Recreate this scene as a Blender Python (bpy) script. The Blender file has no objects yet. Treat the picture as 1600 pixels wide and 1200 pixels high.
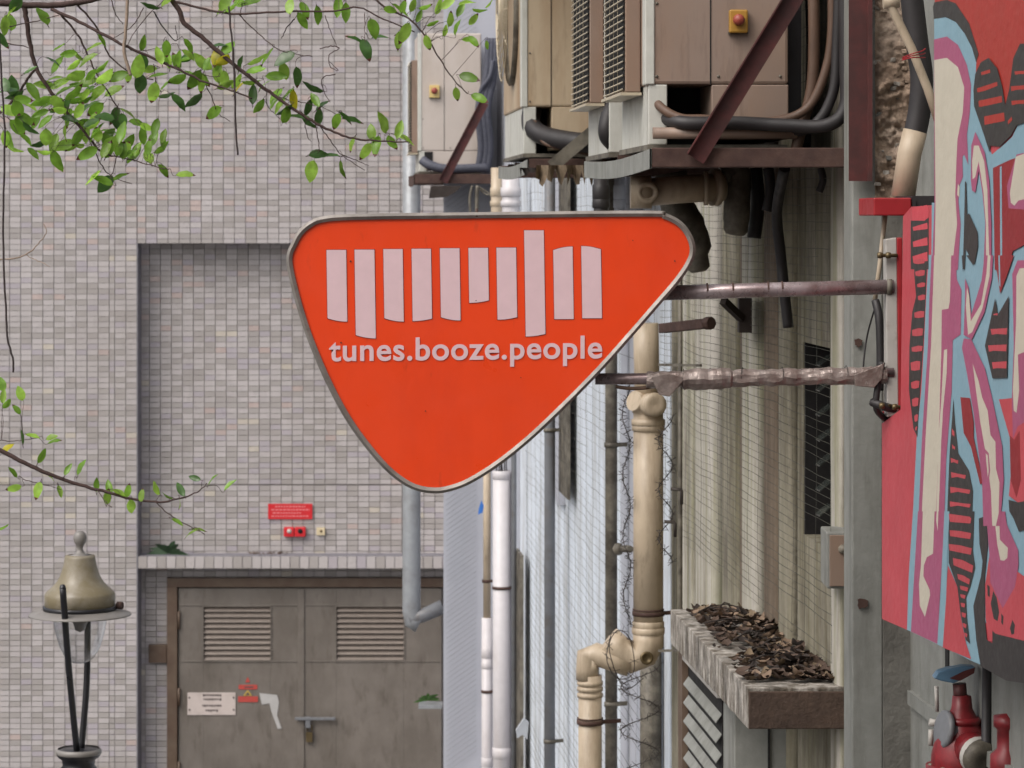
import bpy, bmesh, math, random
from mathutils import Vector, Matrix
random.seed(7)
R = random.Random(11)
scene = bpy.context.scene
COL = scene.collection

# ------------------------------------------------------------------ camera, world, sun, exposure
F = 4537.0      # focal length in photograph pixels (1600 wide)
H = 6.4         # eye height: the elevated walkway
cam_d = bpy.data.cameras.new('camera')
cam = bpy.data.objects.new('camera', cam_d); COL.objects.link(cam)
cam.location = (0, 0, H); cam.rotation_euler = (math.radians(90), 0, 0)
cam_d.sensor_width = 36; cam_d.lens = F/1600*36; cam_d.shift_y = -260/1600
cam_d.clip_start = .1; cam_d.clip_end = 500
cam_d.dof.use_dof = True; cam_d.dof.focus_distance = 9.4; cam_d.dof.aperture_fstop = 11
scene.camera = cam

world = bpy.data.worlds.new('World'); scene.world = world; world.use_nodes = True
nt = world.node_tree; nt.nodes.clear()
SUN_EL, SUN_ROT = math.radians(50), math.radians(228)
sky = nt.nodes.new('ShaderNodeTexSky'); sky.sky_type = 'NISHITA'; sky.sun_disc = False
sky.sun_elevation = SUN_EL; sky.sun_rotation = SUN_ROT; sky.dust_density = 6; sky.air_density = 1.0; sky.ozone_density = .6
hs = nt.nodes.new('ShaderNodeHueSaturation'); hs.inputs['Saturation'].default_value = .42
bg = nt.nodes.new('ShaderNodeBackground'); bg.inputs[1].default_value = .15
wo = nt.nodes.new('ShaderNodeOutputWorld')
nt.links.new(sky.outputs[0], hs.inputs['Color']); nt.links.new(hs.outputs[0], bg.inputs[0]); nt.links.new(bg.outputs[0], wo.inputs[0])
sd = bpy.data.lights.new('sun', 'SUN'); sd.energy = .5; sd.angle = math.radians(40); sd.color = (1, .96, .92)
so = bpy.data.objects.new('sun', sd); COL.objects.link(so)
dirv = Vector((math.sin(SUN_ROT)*math.cos(SUN_EL), math.cos(SUN_ROT)*math.cos(SUN_EL), math.sin(SUN_EL)))
so.rotation_euler = dirv.to_track_quat('Z', 'Y').to_euler(); so.location = (-5, -5, 15)
scene.view_settings.view_transform = 'Standard'; scene.view_settings.look = 'None'
scene.view_settings.exposure = 0.40; scene.view_settings.gamma = 1

# ------------------------------------------------------------------ coordinates
def P(px, py, Y): return Vector(((px-800)*Y/F, Y, H-(py-340)*Y/F))
A0, SL = 2.094, .0771                       # the right-hand facade: X = A0 - SL*Y
def WY(px, off=0): return F*(A0-off)/(px-450)
def W(px, py, off=0): return P(px, py, WY(px, off))
def wx(Y, off=0): return A0-off-SL*Y
WT = Vector((-SL, 1, 0)).normalized()       # along the facade, away from camera
WN = Vector((-1, -SL, 0)).normalized()      # out of the facade
def ZZ(py, Y): return H-(py-340)*Y/F

# ------------------------------------------------------------------ materials
def lin(c):
    return tuple((v/255/12.92 if v/255 <= .04045 else ((v/255+.055)/1.055)**2.4) for v in c) + (1,)
def mat(name, col, rough=.6, metal=0, var=.15, scale=12, bump=.0, bscale=60, stain=None, sscale=3, samt=.5, streak=None, sthr=.5,
        stain2=None, s2scale=1.2, s2thr=.55, s2streak=None, trans=0, coat=0, spec=.5):
    m = bpy.data.materials.new(name); m.use_nodes = True
    n = m.node_tree.nodes; l = m.node_tree.links; b = n['Principled BSDF']
    c = col if len(col) == 4 else tuple(col)+(1,)
    b.inputs['Roughness'].default_value = rough; b.inputs['Metallic'].default_value = metal
    b.inputs['Specular IOR Level'].default_value = spec
    if coat: b.inputs['Coat Weight'].default_value = coat; b.inputs['Coat Roughness'].default_value = .08
    tc = n.new('ShaderNodeTexCoord')
    geo = n.new('ShaderNodeNewGeometry')
    def noise(sc, stretch=None, det=5, ro=.6):
        mp = n.new('ShaderNodeMapping')
        if stretch: mp.inputs['Scale'].default_value = stretch
        l.new(geo.outputs['Position'], mp.inputs['Vector'])
        t = n.new('ShaderNodeTexNoise'); t.inputs['Scale'].default_value = sc; t.inputs['Detail'].default_value = det
        t.inputs['Roughness'].default_value = ro
        l.new(mp.outputs[0], t.inputs['Vector']); return t.outputs['Fac']
    def ramp(fac, lo, hi, a=0., bb=1.):
        r = n.new('ShaderNodeMapRange'); r.inputs['From Min'].default_value = lo; r.inputs['From Max'].default_value = hi
        r.inputs['To Min'].default_value = a; r.inputs['To Max'].default_value = bb
        l.new(fac, r.inputs['Value']); return r.outputs['Result']
    rgb = n.new('ShaderNodeRGB'); rgb.outputs[0].default_value = c; cur = rgb.outputs[0]
    if var:
        mx = n.new('ShaderNodeMix'); mx.data_type = 'RGBA'; mx.blend_type = 'MULTIPLY'; mx.inputs['Factor'].default_value = 1
        g = n.new('ShaderNodeCombineColor')
        r = ramp(noise(scale), .3, .7, 1-var, 1+var*.5)
        for i in range(3): l.new(r, g.inputs[i])
        l.new(cur, mx.inputs['A']); l.new(g.outputs[0], mx.inputs['B']); cur = mx.outputs['Result']
    for sc_, s_, thr, st_, am in ((stain, sscale, sthr, streak, samt), (stain2, s2scale, s2thr, s2streak, .8 if not name.startswith('tile') else .3)):
        if sc_ is None: continue
        mx = n.new('ShaderNodeMix'); mx.data_type = 'RGBA'
        l.new(ramp(noise(s_, st_, 7, .65), thr-.1, thr+.14, 0, am), mx.inputs['Factor'])
        l.new(cur, mx.inputs['A']); mx.inputs['B'].default_value = sc_ if len(sc_) == 4 else tuple(sc_)+(1,); cur = mx.outputs['Result']
    l.new(cur, b.inputs['Base Color'])
    if bump:
        bp = n.new('ShaderNodeBump'); bp.inputs['Strength'].default_value = 1; bp.inputs['Distance'].default_value = bump
        l.new(noise(bscale), bp.inputs['Height']); l.new(bp.outputs[0], b.inputs['Normal'])
    rr = ramp(noise(scale*1.7), .3, .7, max(.02, rough-.1), min(1, rough+.1)); l.new(rr, b.inputs['Roughness'])
    if trans: b.inputs['Transmission Weight'].default_value = trans
    return m
L = lambda *c: lin(c)[:3]
M = {}
M['tile_a'] = mat('tile_light', L(186,180,179), 0.32, var=.06, scale=3, stain=L(140,132,124), sscale=.7, sthr=.56, samt=.3, streak=(1,1,.25), stain2=L(120,112,104), s2scale=2.2, s2thr=.66, s2streak=(1,1,.12))
M['tile_b'] = mat('tile_mid', L(181,175,174), 0.32, var=.06, scale=3, stain=L(140,132,124), sscale=.7, sthr=.56, samt=.3, streak=(1,1,.25), stain2=L(120,112,104), s2scale=2.2, s2thr=.66, s2streak=(1,1,.12))
M['tile_c'] = mat('tile_dark', L(166,160,157), 0.4, var=.06, scale=3, stain=L(140,132,124), sscale=.7, sthr=.56, samt=.3, streak=(1,1,.25), stain2=L(120,112,104), s2scale=2.2, s2thr=.66, s2streak=(1,1,.12))
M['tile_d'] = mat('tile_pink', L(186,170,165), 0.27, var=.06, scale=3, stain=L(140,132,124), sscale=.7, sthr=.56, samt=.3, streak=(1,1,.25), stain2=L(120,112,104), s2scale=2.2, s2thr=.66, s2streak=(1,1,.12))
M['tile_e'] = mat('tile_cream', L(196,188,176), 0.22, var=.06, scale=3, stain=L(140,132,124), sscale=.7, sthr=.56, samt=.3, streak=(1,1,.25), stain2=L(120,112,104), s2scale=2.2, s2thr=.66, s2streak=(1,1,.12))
M['tile_f'] = mat('tile_mauve', L(174,167,172), 0.34, var=.06, scale=3, stain=L(140,132,124), sscale=.7, sthr=.56, samt=.3, streak=(1,1,.25), stain2=L(120,112,104), s2scale=2.2, s2thr=.66, s2streak=(1,1,.12))
TILES = ['tile_a','tile_b','tile_c','tile_d','tile_e','tile_f']
M['grout'] = mat('grout', L(150,144,141), .9, var=.15)
M['reveal'] = mat('reveal_render', L(120,118,124), .9, var=.2, bump=.003)
M['door'] = mat('door_paint', L(116,109,102), .5, var=.12, scale=5, stain=L(90,83,75), sscale=2.6, sthr=.5, samt=.6, streak=(1,1,.5), stain2=L(70,62,52), s2scale=9, s2thr=.64, s2streak=(1,1,.3), bump=.001, bscale=40)
M['door_frame'] = mat('door_frame_paint', L(100,84,70), .55, var=.2, scale=5, stain=L(80,58,46), sscale=6, samt=.6)
M['slat'] = mat('louvre_slat', L(122,111,102), .5, var=.1)
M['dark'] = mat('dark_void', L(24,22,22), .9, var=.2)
M['steel'] = mat('polished_steel', L(150,144,138), .55, .5, var=.3, scale=9, stain=L(92,78,66), sscale=14, sthr=.6, samt=.6)
M['orange'] = mat('orange_acrylic', L(234,68,18), .36, var=.04, scale=5, coat=.2, stain=L(206,56,24), sscale=3, sthr=.55, samt=.4, streak=(1,1,.35), stain2=L(150,52,30), s2scale=16, s2thr=.72, s2streak=(1,1,.3), bump=.0003, bscale=200)
M['lilac'] = mat('pale_print', L(220,190,195), .42, var=.05, scale=20)
M['dark_edge'] = mat('print_edge', L(120,36,18), .6, var=.05)  # dark red-brown outline colour round the sign stripes
M['wall'] = mat('stained_plaster', L(148,142,126), .9, var=.2, scale=14, bump=.005, bscale=35, stain=L(104,98,72), sscale=13, sthr=.5, samt=.8, streak=(1,1,.04),
               stain2=L(70,60,50), s2scale=5, s2thr=.58, s2streak=(1,1,.3))
M['wall_light'] = mat('pale_streaked_plaster', L(184,179,170), .9, var=.12, scale=14, bump=.003, bscale=35, stain=L(138,136,104), sscale=16, sthr=.52, samt=.75, streak=(1,1,.04), stain2=L(96,82,68), s2scale=9, s2thr=.62, s2streak=(1,1,.1))
M['wall_brown'] = mat('brown_streaked_plaster', L(118,104,88), .9, var=.2, scale=14, bump=.004, bscale=35, stain=L(80,66,54), sscale=14, sthr=.5, samt=.85, streak=(1,1,.05))
M['wall_dark'] = mat('dirty_plaster', L(112,110,104), .9, var=.2, scale=10, bump=.006, bscale=30, stain=L(52,48,44), sscale=4, sthr=.5, samt=.8, streak=(1,1,.3))
M['pillar'] = mat('grey_painted_pillar', L(134,135,130), .8, var=.2, scale=8, bump=.002, bscale=50, stain=L(84,82,74), sscale=7, sthr=.6, samt=.7, streak=(1,1,.15))
M['pale'] = mat('pale_blue_wall', L(208,216,226), .85, var=.12, scale=6, bump=.003, bscale=25, stain=L(160,160,156), sscale=3.5, sthr=.54, samt=.65, streak=(1,1,.3), stain2=L(120,114,104), s2scale=7, s2thr=.66, s2streak=(1,1,.25))
M['pier'] = mat('blue_grey_render', L(168,171,180), .85, var=.07, scale=5, bump=.002, bscale=30, stain=L(170,171,180), sscale=3, samt=.5, streak=(1,1,.2))
M['beige_pipe'] = mat('beige_plastic_pipe', L(184,168,146), .45, var=.1, scale=8, stain=L(120,102,80), sscale=9, sthr=.56, samt=.6, streak=(1,1,.2), stain2=L(84,72,58), s2scale=14, s2thr=.68, s2streak=(1,1,.3))
M['white_pipe'] = mat('white_plastic_pipe', L(196,192,194), .45, var=.06, stain=L(160,150,142), sscale=6, sthr=.56, samt=.45, streak=(1,1,.2))
M['grey_pipe'] = mat('grey_pipe', L(112,114,118), .5, var=.15, stain=L(90,76,62), sscale=9, sthr=.62, samt=.6)
M['zinc_pipe'] = mat('zinc_pipe', L(148,152,156), .45, .2, var=.1, stain=L(104,102,100), sscale=5, sthr=.55, samt=.5)
M['dirty_pipe'] = mat('dirty_pipe', L(118,112,100), .6, var=.25, scale=15, stain=L(52,46,38), sscale=8, sthr=.48, samt=.8)
M['rust'] = mat('rusty_steel', L(80,58,50), .8, var=.25, scale=18, bump=.001, bscale=120, stain=L(52,32,28), sscale=10, sthr=.5, samt=.8)
M['red_steel'] = mat('dark_red_steel', L(88,40,38), .6, var=.25, scale=12, stain=L(48,30,28), sscale=8, sthr=.48, samt=.6)
M['pole'] = mat('rusting_metal_pole', L(170,158,160), .3, .4, var=.2, scale=14, stain=L(96,68,62), sscale=9, sthr=.5, samt=.7)
M['tape'] = mat('silver_wrapping_tape', L(152,140,134), .35, .3, var=.3, scale=22, stain=L(92,72,64), sscale=14, sthr=.5, samt=.7, bump=.004, bscale=50)
M['red_paint'] = mat('red_paint', L(158,34,40), .45, var=.12, scale=8, stain=L(130,24,26), sscale=12, sthr=.62)
M['white_paint'] = mat('chipped_white_paint', L(176,172,166), .5, var=.1, stain=L(120,104,88), sscale=14, sthr=.62, samt=.6)
M['ac'] = mat('aged_cream_casing', L(182,164,138), .5, var=.08, scale=3, stain=L(150,120,88), sscale=3, sthr=.5, samt=.7, streak=(1,1,.2), stain2=L(96,76,60), s2scale=12, s2thr=.66, s2streak=(1,1,.15))
M['ac2'] = mat('aged_tan_casing', L(138,120,108), .5, var=.08, scale=4, stain=L(140,112,90), sscale=3, sthr=.52, samt=.6, streak=(1,1,.3), stain2=L(84,66,56), s2scale=11, s2thr=.66, s2streak=(1,1,.15))
M['ac3'] = mat('grey_cream_casing', L(188,178,170), .5, var=.05, scale=4, stain=L(162,146,130), sscale=3, sthr=.56, samt=.5, streak=(1,1,.3))
M['ac_white'] = mat('white_corner_post', L(192,192,184), .45, var=.1, stain=L(150,146,128), sscale=9, sthr=.6, samt=.6, streak=(1,1,.2))
M['mesh_wire'] = mat('coated_grille_wire', L(196,184,160), .4, .2, var=.1)
M['yellow_sw'] = mat('yellow_switch_box', L(166,124,44), .5, var=.15, scale=30, stain=L(120,84,30), sscale=30, sthr=.6)
M['cream_sw'] = mat('cream_switch_box', L(206,182,120), .5, var=.15, scale=30)
M['knob'] = mat('faded_red_knob', L(148,70,58), .45, var=.1)
M['hose'] = mat('black_rubber_hose', L(44,41,42), .55, var=.2)
M['hose2'] = mat('grey_insulated_hose', L(74,76,88), .6, var=.25, scale=30, bump=.002, bscale=80)
M['hose3'] = mat('brown_copper_line', L(96,74,60), .55, var=.2)
M['concrete'] = mat('weathered_concrete', L(186,180,172), .9, var=.3, scale=26, bump=.008, bscale=50, stain=L(84,74,60), sscale=17, sthr=.47, samt=.9, streak=(1,1,.35), stain2=L(40,36,32), s2scale=9, s2thr=.56, s2streak=(1,1,.5))
M['concrete_end'] = mat('brown_stained_concrete', L(84,68,58), .9, var=.3, scale=24, bump=.005, bscale=60, stain=L(50,38,32), sscale=8, sthr=.5)
M['masonry'] = mat('exposed_rubble_masonry', L(150,130,112), .95, var=.3, scale=22, bump=.02, bscale=22, stain=L(80,64,54), sscale=12, sthr=.5, samt=.8, stain2=L(176,160,144), s2scale=5, s2thr=.55)
M['leaf1'] = None
M['bark'] = mat('dark_bark', L(72,54,50), .85, var=.3, scale=40, bump=.003, bscale=90)
M['root'] = mat('pale_hanging_root', L(150,132,116), .85, var=.2, scale=30)
M['root_dark'] = mat('dark_hanging_root', L(56,46,46), .85, var=.2, scale=30)
M['lamp_brown'] = mat('faded_olive_brown_paint', L(122,112,88), .5, var=.08, scale=8, stain=L(168,164,164), sscale=4, sthr=.55, samt=.5, coat=.15)
M['lamp_grey'] = mat('lamp_grey_paint', L(126,122,118), .4, var=.1)
M['lamp_dark'] = mat('lamp_black_paint', L(34,34,38), .35, var=.1)
M['red_sign'] = mat('red_notice', L(202,36,44), .45, var=.05)
M['red_dull'] = mat('dull_red_print', L(178,70,62), .5, var=.08)
M['pink_text'] = mat('faint_text', L(222,130,132), .5, var=.05)
M['white_sign'] = mat('white_notice', L(196,184,178), .5, var=.05, stain=L(160,146,138), sscale=9, sthr=.62)
M['dark_text'] = mat('dark_text', L(86,76,74), .6, var=.05)
M['yellow'] = mat('yellow_print', L(190,160,70), .5, var=.05)
M['cream_box'] = mat('cream_plastic', L(208,192,158), .5, var=.05)
M['sticker'] = mat('torn_white_sticker', L(176,174,172), .6, var=.1)
M['litter'] = mat('dead_leaf', L(80,64,54), .85, var=.3, scale=30)
M['litter2'] = mat('pale_dead_leaf', L(128,108,90), .8, var=.3, scale=30)
M['twig'] = mat('dark_twig', L(50,42,38), .9, var=.2)
M['wire'] = mat('rusty_wire', L(60,54,50), .6, .3, var=.2)
M['net'] = mat('netting_wire', L(66,66,58), .6, var=.1)
M['blue'] = mat('blue_plastic', L(50,110,190), .5, var=.1)
M['cloth_dark'] = mat('dark_tattered_sheet', L(52,44,40), .9, var=.3)
M['rag'] = mat('tattered_beige_sheet', L(120,104,84), .9, var=.35, scale=30)
M['whiteish'] = mat('white_plastic_sheet', L(160,164,170), .5, var=.1)
M['asphalt'] = mat('asphalt', (.05,.05,.052), .9, var=.3, scale=30, bump=.003, bscale=120)
M['paving'] = mat('paving_concrete', L(140,136,132), .9, var=.2, scale=8, bump=.003)
M['fern'] = mat('fern_green', L(52,78,50), .6, var=.3, scale=60)
M['valve_red'] = mat('grimy_red_paint', L(128,32,38), .4, var=.2, scale=20, stain=L(84,26,28), sscale=14, sthr=.52, samt=.8)
M['valve_blue'] = mat('blue_pipe_paint', L(96,130,156), .4, var=.1)
M['glass_dirty'] = mat('dirty_window_glass', L(60,64,60), .2, var=.3, scale=20, stain=L(120,120,110), sscale=12, sthr=.6)
M['brass'] = mat('tarnished_brass_bolt', L(104,90,64), .45, .6, var=.2)
def glassmat():
    m = bpy.data.materials.new('clear_globe_glass'); m.use_nodes = True
    n = m.node_tree.nodes; l = m.node_tree.links; n.remove(n['Principled BSDF'])
    g = n.new('ShaderNodeBsdfGlossy'); g.inputs['Roughness'].default_value = .08
    t = n.new('ShaderNodeBsdfTransparent'); t.inputs[0].default_value = (.93,.94,.95,1)
    fr = n.new('ShaderNodeLayerWeight'); fr.inputs['Blend'].default_value = .35
    mr = n.new('ShaderNodeMapRange'); mr.inputs['To Min'].default_value = .03; mr.inputs['To Max'].default_value = .7
    mx = n.new('ShaderNodeMixShader'); l.new(fr.outputs['Facing'], mr.inputs['Value']); l.new(mr.outputs[0], mx.inputs[0])
    l.new(t.outputs[0], mx.inputs[1]); l.new(g.outputs[0], mx.inputs[2]); l.new(mx.outputs[0], n['Material Output'].inputs[0]); return m
M['glass'] = glassmat()
def leafmat(name, c, tr=.45):
    m = bpy.data.materials.new(name); m.use_nodes = True
    n = m.node_tree.nodes; l = m.node_tree.links; b = n['Principled BSDF']
    oi = n.new('ShaderNodeObjectInfo'); nz = n.new('ShaderNodeTexNoise'); nz.inputs['Scale'].default_value = 25
    geo = n.new('ShaderNodeNewGeometry'); l.new(geo.outputs['Position'], nz.inputs['Vector'])
    h = n.new('ShaderNodeHueSaturation'); h.inputs['Color'].default_value = tuple(c)+(1,)
    r = n.new('ShaderNodeMapRange'); r.inputs['To Min'].default_value = .7; r.inputs['To Max'].default_value = 1.35
    l.new(oi.outputs['Random'], r.inputs['Value'])
    r2 = n.new('ShaderNodeMath'); r2.operation = 'MULTIPLY'; r3 = n.new('ShaderNodeMapRange')
    r3.inputs['From Min'].default_value = .3; r3.inputs['From Max'].default_value = .7; r3.inputs['To Min'].default_value = .75; r3.inputs['To Max'].default_value = 1.2
    l.new(nz.outputs['Fac'], r3.inputs['Value']); l.new(r.outputs[0], r2.inputs[0]); l.new(r3.outputs[0], r2.inputs[1])
    l.new(r2.outputs[0], h.inputs['Value']); l.new(h.outputs[0], b.inputs['Base Color']); b.inputs['Roughness'].default_value = .25
    t = n.new('ShaderNodeBsdfTranslucent'); l.new(h.outputs[0], t.inputs[0]); mx = n.new('ShaderNodeMixShader'); mx.inputs[0].default_value = tr
    l.new(b.outputs[0], mx.inputs[1]); l.new(t.outputs[0], mx.inputs[2]); l.new(mx.outputs[0], n['Material Output'].inputs[0]); return m
M['leaf_mid'] = leafmat('leaf_mid_green', L(124,166,60), .5)
M['leaf_light'] = leafmat('leaf_light_green', L(164,204,84), .6)
M['leaf_dark'] = leafmat('leaf_dark_green', L(74,108,54), .35)
M['leaf_yellow'] = leafmat('leaf_yellow', L(205,195,50), .5)
M['leaf_brown'] = leafmat('leaf_brown_tip', L(96,60,48), .3)

# ------------------------------------------------------------------ mesh helpers
class MB:
    def __init__(s): s.v = []; s.f = []; s.m = []; s.sm = []
    def add(s, vs, fs, mi=0, smooth=False):
        o = len(s.v); s.v += [Vector(v) for v in vs]
        for f in fs: s.f.append([i+o for i in f]); s.m.append(mi); s.sm.append(smooth)
        return s
    def ob(s, o, a, b, c, mi=0):            # box from corner o with edge vectors a,b,c
        o = Vector(o); a = Vector(a); b = Vector(b); c = Vector(c)
        vs = [o, o+a, o+a+b, o+b, o+c, o+a+c, o+a+b+c, o+b+c]
        return s.add(vs, [(0,3,2,1),(4,5,6,7),(0,1,5,4),(1,2,6,5),(2,3,7,6),(3,0,4,7)], mi)
    def box(s, x0, x1, y0, y1, z0, z1, mi=0): return s.ob((x0,y0,z0), (x1-x0,0,0), (0,y1-y0,0), (0,0,z1-z0), mi)
    def bar(s, p, q, w, h, up=(0,0,1), mi=0):
        p = Vector(p); q = Vector(q); d = (q-p); u = Vector(up); sd_ = d.cross(u).normalized()*w; uu = sd_.cross(d).normalized()*h
        return s.ob(p-sd_/2-uu/2, d, sd_, uu, mi)
    def tube(s, pts, r, n=10, mi=0, cap=True, smooth=True):
        pts = [Vector(p) for p in pts]
        if not isinstance(r, (list, tuple)): r = [r]*len(pts)
        rings = []; nrm = None
        for i, p in enumerate(pts):
            a = pts[max(0,i-1)]; b = pts[min(len(pts)-1,i+1)]; t = (b-a)
            if t.length < 1e-9: t = Vector((0,0,1))
            t.normalize()
            if nrm is None: nrm = t.orthogonal().normalized()
            else:
                nrm = nrm - t*nrm.dot(t)
                nrm = nrm.normalized() if nrm.length > 1e-6 else t.orthogonal().normalized()
            bi = t.cross(nrm)
            rings.append([p+(nrm*math.cos(2*math.pi*k/n)+bi*math.sin(2*math.pi*k/n))*r[i] for k in range(n)])
        o = len(s.v)
        for rg in rings: s.v += rg
        for i in range(len(rings)-1):
            for k in range(n):
                s.f.append([o+i*n+k, o+i*n+(k+1)%n, o+(i+1)*n+(k+1)%n, o+(i+1)*n+k]); s.m.append(mi); s.sm.append(smooth)
        if cap:
            s.f.append([o+k for k in range(n)][::-1]); s.m.append(mi); s.sm.append(False)
            s.f.append([o+(len(rings)-1)*n+k for k in range(n)]); s.m.append(mi); s.sm.append(False)
        return s
    def lathe(s, c, prof, n=32, mi=0, axis=None):
        c = Vector(c); axis = Vector(axis).normalized() if axis else Vector((0,0,1))
        a = axis.orthogonal().normalized() if abs(axis.z) < .99 else Vector((1,0,0)); b = axis.cross(a)
        o = len(s.v)
        for (r, z) in prof:
            for k in range(n):
                t = 2*math.pi*k/n; s.v.append(c+axis*z+(a*math.cos(t)+b*math.sin(t))*max(r,1e-4))
        for i in range(len(prof)-1):
            for k in range(n):
                s.f.append([o+i*n+k, o+i*n+(k+1)%n, o+(i+1)*n+(k+1)%n, o+(i+1)*n+k]); s.m.append(mi); s.sm.append(True)
        return s
    def prism(s, front, depth, mi=0, smooth_side=False):     # polygon (3D points) extruded by the vector depth
        o = len(s.v); n = len(front); d = Vector(depth)
        s.v += [Vector(p) for p in front]+[Vector(p)+d for p in front]
        s.f.append([o+i for i in range(n)]); s.m.append(mi); s.sm.append(False)
        s.f.append([o+n+i for i in range(n)][::-1]); s.m.append(mi); s.sm.append(False)
        for i in range(n):
            j = (i+1)%n; s.f.append([o+i, o+n+i, o+n+j, o+j]); s.m.append(mi); s.sm.append(smooth_side)
        return s
LOC = {}
def emptyobj(name, loc, label, cat, group=None, kind=None):
    o = bpy.data.objects.new(name, None); COL.objects.link(o); o.location = loc; o.empty_display_size = .1
    o['label'] = label; o['category'] = cat
    if group: o['group'] = group
    if kind: o['kind'] = kind
    LOC[o.name] = Vector(loc); return o
def obj(name, mb, mats, parent=None, label=None, cat=None, group=None, kind=None, bevel=0, tri=False, fix=True):
    if not isinstance(mats, (list, tuple)): mats = [mats]
    if parent is not None: off = LOC[parent.name]
    else:
        xs = [v.x for v in mb.v]; ys = [v.y for v in mb.v]; zs = [v.z for v in mb.v]
        off = Vector(((min(xs)+max(xs))/2, (min(ys)+max(ys))/2, min(zs)))
    me = bpy.data.meshes.new(name)
    me.from_pydata([tuple(v-off) for v in mb.v], [], mb.f)
    for m in mats: me.materials.append(M[m] if isinstance(m, str) else m)
    me.polygons.foreach_set('material_index', mb.m); me.polygons.foreach_set('use_smooth', mb.sm)
    if fix:
        b = bmesh.new(); b.from_mesh(me); bmesh.ops.recalc_face_normals(b, faces=b.faces)
        if tri: bmesh.ops.triangulate(b, faces=b.faces)
        b.to_mesh(me); b.free()
    me.update()
    o = bpy.data.objects.new(name, me); COL.objects.link(o)
    if parent is not None: o.parent = parent
    else: o.location = off
    LOC[o.name] = off.copy()
    if label: o['label'] = label
    if cat: o['category'] = cat
    if group: o['group'] = group
    if kind: o['kind'] = kind
    if bevel:
        md = o.modifiers.new('bevel', 'BEVEL'); md.width = bevel; md.segments = 2; md.limit_method = 'ANGLE'
        md.harden_normals = False
    return o
def catmull(pts, n=6, closed=False):
    out = []; N = len(pts)
    rng = range(N) if closed else range(N-1)
    for i in rng:
        g = lambda k: Vector(pts[k % N]) if closed else Vector(pts[min(max(k,0),N-1)])
        p0, p1, p2, p3 = g(i-1), g(i), g(i+1), g(i+2)
        for j in range(n):
            t = j/n; out.append(.5*((2*p1)+(-p0+p2)*t+(2*p0-5*p1+4*p2-p3)*t*t+(-p0+3*p1-3*p2+p3)*t**3))
    if not closed: out.append(Vector(pts[-1]))
    return out

# ------------------------------------------------------------------ ground
g = MB(); g.add([(-150,-80,0),(150,-80,0),(150,250,0),(-150,250,0)], [(0,1,2,3)]); obj('ground', g, 'asphalt', kind='structure')
g = MB(); g.box(-2.6, 2.2, 6, 30.9, .004, .13); obj('pavement', g, 'paving', kind='structure')

# unseen footbridge around the camera; roof and posts added to shade near surfaces
fb = emptyobj('added_shade_footbridge', (-.9, 0, 0), 'unseen footbridge at the viewpoint, its flat roof on steel posts added to shade near surfaces', 'footbridge')
mb = MB(); mb.box(-3.2, 1.25, -9, 6.2, 4.55, 4.8); obj('deck', mb, 'paving', fb)
mb = MB(); mb.box(-3.5, 1.32, -9, 5.2, 8.75, 8.95); obj('roof', mb, 'pillar', fb)  # out of view, added to darken the near surfaces
for px_ in (-3.1, 1.2):
    for py_ in (-8, -3, 1, 5):
        mb = MB(); mb.box(px_-.07, px_+.07, py_-.07, py_+.07, 0, 8.75); obj('post', mb, 'grey_pipe', fb)

# ------------------------------------------------------------------ tiled building at the back
YB, YR = 31.0, 31.28
PXB = YB/F; TW, TH, GAP = 17.3*PXB, 8.65*PXB, .0068
tb = emptyobj('tiled_building', (-3, YB, 0), 'grey tiled building with a recessed bay above a brown metal double door', 'building')
XL, XR0, XR1 = -9.0, P(215,0,YB).x, P(702,0,YB).x
ZT = 12.5; ZR = ZZ(380, YB); ZL1, ZL0 = ZZ(869, YB), ZZ(888, YB)     # recess top, ledge top and bottom
w = MB()
w.box(XL, XR0, YB+.02, YB+3, 0, ZT)
w.box(XR0, 8, YB+.02, YB+3, ZR, ZT)
w.box(XR0, 8, YR+.02, YB+2.9, 0, ZR)
obj('wall', w, 'grout', tb)
rv = MB()
rv.box(XR0-.012, XR0+.002, YB-.003, YR+.02, 0, ZR)
obj('reveal', rv, 'reveal', tb)
PAT = ['LLDDLLLDLLLDLLLD', 'DLLLDLLLDDLLLDLL', 'LDLLLDDLLLDDLLDL', 'LLDLLLLDLDLLDLLL', 'DDLLDLLLLLDLLLDD']
def tile_shade(x, z):
    u = x/PXB+800; v = 340-(z-H)/PXB
    ci = int(round(x/TW)); ri = int(round(z/TH)); d = PAT[ri % 5][(ci+(ri//5)*3) % 16] == 'D'
    if R.random() < .12: d = not d
    if d: return R.choices([2, 5], [10, 1])[0]
    w_ = [40, 34, 0, 2, .5, 10]  # regional pink and cream boosts below paint warm reflected light as tile colour
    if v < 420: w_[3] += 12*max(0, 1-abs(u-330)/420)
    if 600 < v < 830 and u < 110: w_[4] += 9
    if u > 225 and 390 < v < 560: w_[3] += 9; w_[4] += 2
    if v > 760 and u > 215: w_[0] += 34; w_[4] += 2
    return R.choices(range(6), w_)[0]
tile_mb = MB(); singles = []
def tile_at(x, y, z, sx, sz, single=False):
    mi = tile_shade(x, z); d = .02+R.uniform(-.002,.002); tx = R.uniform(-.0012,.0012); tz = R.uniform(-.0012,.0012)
    x1 = x+sx-GAP; z1 = z+sz-GAP*.8; yf = y+.02-d; yb = y+.021
    vs = [(x,yf+tx,z),(x1,yf-tx,z),(x1,yf-tx+tz,z1),(x,yf+tx+tz,z1),(x,yb,z),(x1,yb,z),(x1,yb,z1),(x,yb,z1)]
    fs = [(0,1,2,3),(0,4,5,1),(1,5,6,2),(2,6,7,3),(3,7,4,0)]
    if single: singles.append((vs, fs, mi, (x, yf, z)))
    else: tile_mb.add(vs, fs, mi)
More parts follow.
